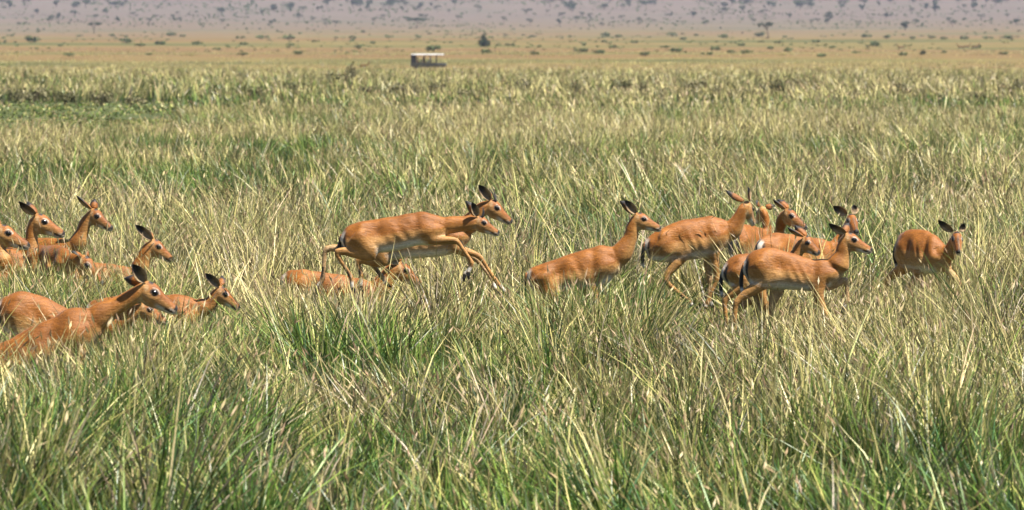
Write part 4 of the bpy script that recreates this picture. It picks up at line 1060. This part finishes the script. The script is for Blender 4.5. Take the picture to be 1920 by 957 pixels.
def person(loc, shirt, hair, label, rz=0.0, hat=None, stand=0.0):
    """seated figure facing +x; one fused body with hair and clothing pieces"""
    sk = Skin(); SKIN = np.array((0.33, 0.18, 0.11)); TR = np.array((0.10, 0.09, 0.07)); shirt = np.array(shirt)
    def lim(pts, rad, cl, lab=0):
        C = catmull([(*p, r) for p, r in zip(pts, rad)], 4); R = []; CC = []
        for i, q in enumerate(C):
            t = nrm(C[min(i + 1, len(C) - 1)][:3] - C[max(i - 1, 0)][:3]); a = nrm(np.cross(t, (0.2, 0.95, 0.1))); b = np.cross(t, a)
            R.append(ring(q[:3], a, b, q[3], q[3], 10)); CC.append(np.tile(cl[min(len(cl) - 1, int(i / len(C) * len(cl)))], (10, 1)))
        sk.loft(R, CC, lab)
    hz = 0.08 + stand
    R = []; CC = []
    for (zz, rx, ry, c) in ((0.0, .11, .16, TR), (0.1, .12, .165, TR), (0.2, .11, .15, shirt), (0.34, .12, .18, shirt), (0.46, .11, .20, shirt), (0.52, .08, .15, shirt), (0.56, .055, .06, SKIN), (0.62, .05, .052, SKIN)):
        R.append(ring((0, 0, hz + zz), (0, 1, 0), (1, 0, 0), ry, rx, 16)); CC.append(np.tile(c, (16, 1)))
    sk.loft(R, CC, 0)
    R = []
    for (zz, rx, ry, ox) in ((0.60, .03, .03, .03), (0.63, .065, .055, .025), (0.70, .095, .072, .012), (0.76, .10, .076, .005), (0.82, .085, .066, 0), (0.855, .04, .035, 0)):
        R.append(ring((ox, 0, hz + zz), (0, 1, 0), (1, 0, 0), ry, rx, 14))
    sk.loft(R, [np.tile(SKIN, (14, 1))] * len(R), 1)
    lim([(.09, 0, hz + .735), (.118, 0, hz + .70)], [.012, .016], [SKIN])
    for s in (-1, 1):
        lim([(0, s * .19, hz + .48), (0.02, s * .23, hz + .25), (0.22, s * .20, hz + .16)], [.055, .045, .032], [shirt, SKIN, SKIN])
        for fi in range(5):     # hand resting on the knee
            lim([(0.20, s * .20, hz + .16), (0.27, s * (.20 + (fi - 2) * .018), hz + .155), (0.31 - abs(fi - 2) * .012, s * (.20 + (fi - 2) * .021), hz + .12)], [.022, .011, .009], [SKIN])
        lim([(0.02, s * .09, hz + .03), (0.42, s * .10, hz + .06), (0.40, s * .10, hz - .40), (0.50, s * .10, hz - .42)] if not stand else
            [(0.0, s * .09, hz + .03), (0.05, s * .10, hz - .40), (0.0, s * .10, hz - .80), (0.12, s * .10, hz - .82)], [.085, .062, .045, .035], [TR, TR, TR, BLACK])
        lim([(0.0, s * .075, hz + .74), (0.0, s * .09, hz + .70)], [.02, .014], [SKIN])
    me = bpy.data.meshes.new('tmp'); me.from_pydata(sk.v, [], sk.f)
    tmp = bpy.data.objects.new('tmp', me); col.objects.link(tmp)
    rm = tmp.modifiers.new('r', 'REMESH'); rm.mode = 'VOXEL'; rm.voxel_size = 0.014; rm.use_smooth_shade = True
    dg = bpy.context.evaluated_depsgraph_get(); dg.update()
    body = bpy.data.meshes.new_from_object(tmp.evaluated_get(dg)); body.name = 'body'; bpy.data.objects.remove(tmp)
    kd = kdtree.KDTree(len(sk.v))
    for i, v in enumerate(sk.v): kd.insert(v, i)
    kd.balance()
    C = [(*sk.c[kd.find(v.co)[1]], 1) for v in body.vertices]
    a = body.color_attributes.new('Col', 'FLOAT_COLOR', 'POINT'); a.data.foreach_set('color', np.array(C, np.float32).ravel())
    body.materials.clear(); body.materials.append(M_COAT)
    root = empty('person', loc); root.rotation_euler = (0, 0, rz)
    b = bpy.data.objects.new('body', body); col.objects.link(b); b.parent = root
    sphere('hair', np.array((-0.015, 0, hz + 0.775)), 0.1, plain('hair', hair, 0.6), root, (1.02, .86, .95), None, 8, 12)
    for s in (-1, 1): sphere('eye', np.array((0.098, s * .03, hz + .74)), 0.012, M_EYE, root, (1, 1, 1), None, 5, 8)
    if hat is not None:
        sphere('hat', np.array((0, 0, hz + 0.83)), 0.115, plain('hat_cloth', hat, 0.7), root, (1.1, 1.0, 0.6), None, 8, 12)
    tag(root, label, 'person', 'passengers of the safari vehicle')
cx, cy, cz = vx, dv, vz
for (ox, oy, shirt, hair, lab, rz, hat, stand) in (
        (-1.52, -0.40, (0.62, 0.30, 0.34), (0.05, 0.03, 0.02), 'seated passenger in a pink shirt inside the open vehicle', 0.1, None, 0.0),
        (-0.74, -0.38, (0.05, 0.05, 0.07), (0.02, 0.02, 0.02), 'seated passenger in dark clothing inside the open vehicle', -0.2, None, 0.02),
        (-0.72, 0.38, (0.16, 0.17, 0.22), (0.04, 0.03, 0.02), 'seated passenger in a grey shirt on the vehicle far side', 0.3, None, 0.0),
        (0.18, -0.36, (0.75, 0.76, 0.80), (0.03, 0.02, 0.02), 'passenger in a white shirt and white cap by the front post', -0.4, (0.7, 0.72, 0.75), 0.22)):
    R2 = Matrix.Rotation(0.06, 2); p = R2 @ Vector((ox, oy))
    person((cx + p.x, cy + p.y, cz + 0.94), shirt, hair, lab, rz, hat, stand)

# ------------------------------------------------------------------ grazing antelopes far out on the plain
def far_antelope(px, d, s, label, flip):
    x = (px - 960) / F_PX * d
    sc = F_PX / d; gy = py_of(float(terrain(x, d)), d)
    X = lambda m: px + m * sc * flip; Y = lambda m: gy - m * sc
    A = dict(d=d, torso=[(X(-.62 * s), Y(1.0 * s), Y(.85 * s)), (X(-.55 * s), Y(1.06 * s), Y(.72 * s)), (X(-.2 * s), Y(1.06 * s), Y(.62 * s)), (X(.2 * s), Y(1.12 * s), Y(.58 * s)), (X(.5 * s), Y(1.1 * s), Y(.68 * s)), (X(.58 * s), Y(1.03 * s), Y(.78 * s))],
             neck=[(X(.68 * s), Y(1.08 * s), .13 * sc * s), (X(.76 * s), Y(1.26 * s), .10 * sc * s)], poll=(X(.82 * s), Y(1.42 * s)), nose=(X(1.12 * s), Y(1.24 * s)),
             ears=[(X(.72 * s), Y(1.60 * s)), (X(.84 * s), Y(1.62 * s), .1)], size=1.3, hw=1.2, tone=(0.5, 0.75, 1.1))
    r = impala(A, 'antelope', 0.022)
    tag(r, label, 'antelope', 'antelopes far out on the plain')
far_antelope(682, 640, 0.72, 'lone brown antelope standing off the rear of the safari vehicle', 1)
for px, py in ((1690, 97), (1802, 96), (1812, 95), (1828, 95)):
    far_antelope(px, ground_d(py, px), 1.1, 'tiny antelope grazing on the far plain', -1 if px % 4 else 1)

# ------------------------------------------------------------------ haze
def haze():
    x, y0, y1, z0, z1 = 7000, -600, 12600, -4, 175
    V = [(-x, y0, z0), (x, y0, z0), (x, y1, z0), (-x, y1, z0), (-x, y0, z1), (x, y0, z1), (x, y1, z1), (-x, y1, z1)]
    F = [(3, 2, 1, 0), (4, 5, 6, 7), (0, 1, 5, 4), (1, 2, 6, 5), (2, 3, 7, 6), (3, 0, 4, 7)]
    m = bpy.data.materials.new('haze'); m.use_nodes = True; nt = m.node_tree
    nt.nodes.remove(nt.nodes['Principled BSDF'])
    v = nt.nodes.new('ShaderNodeVolumePrincipled'); v.inputs['Color'].default_value = (0.64, 0.72, 1.0, 1)
    v.inputs['Density'].default_value = 0.42e-4; v.inputs['Density Attribute'].default_value = ''
    v.inputs['Anisotropy'].default_value = 0.0
    nt.links.new(v.outputs[0], nt.nodes['Material Output'].inputs['Volume'])
    o = mesh_obj('haze', V, F, m, None, None, False); tag(o, kind='stuff')
    tag(o, 'thin bluish haze over the plain and slope', 'haze')
haze()
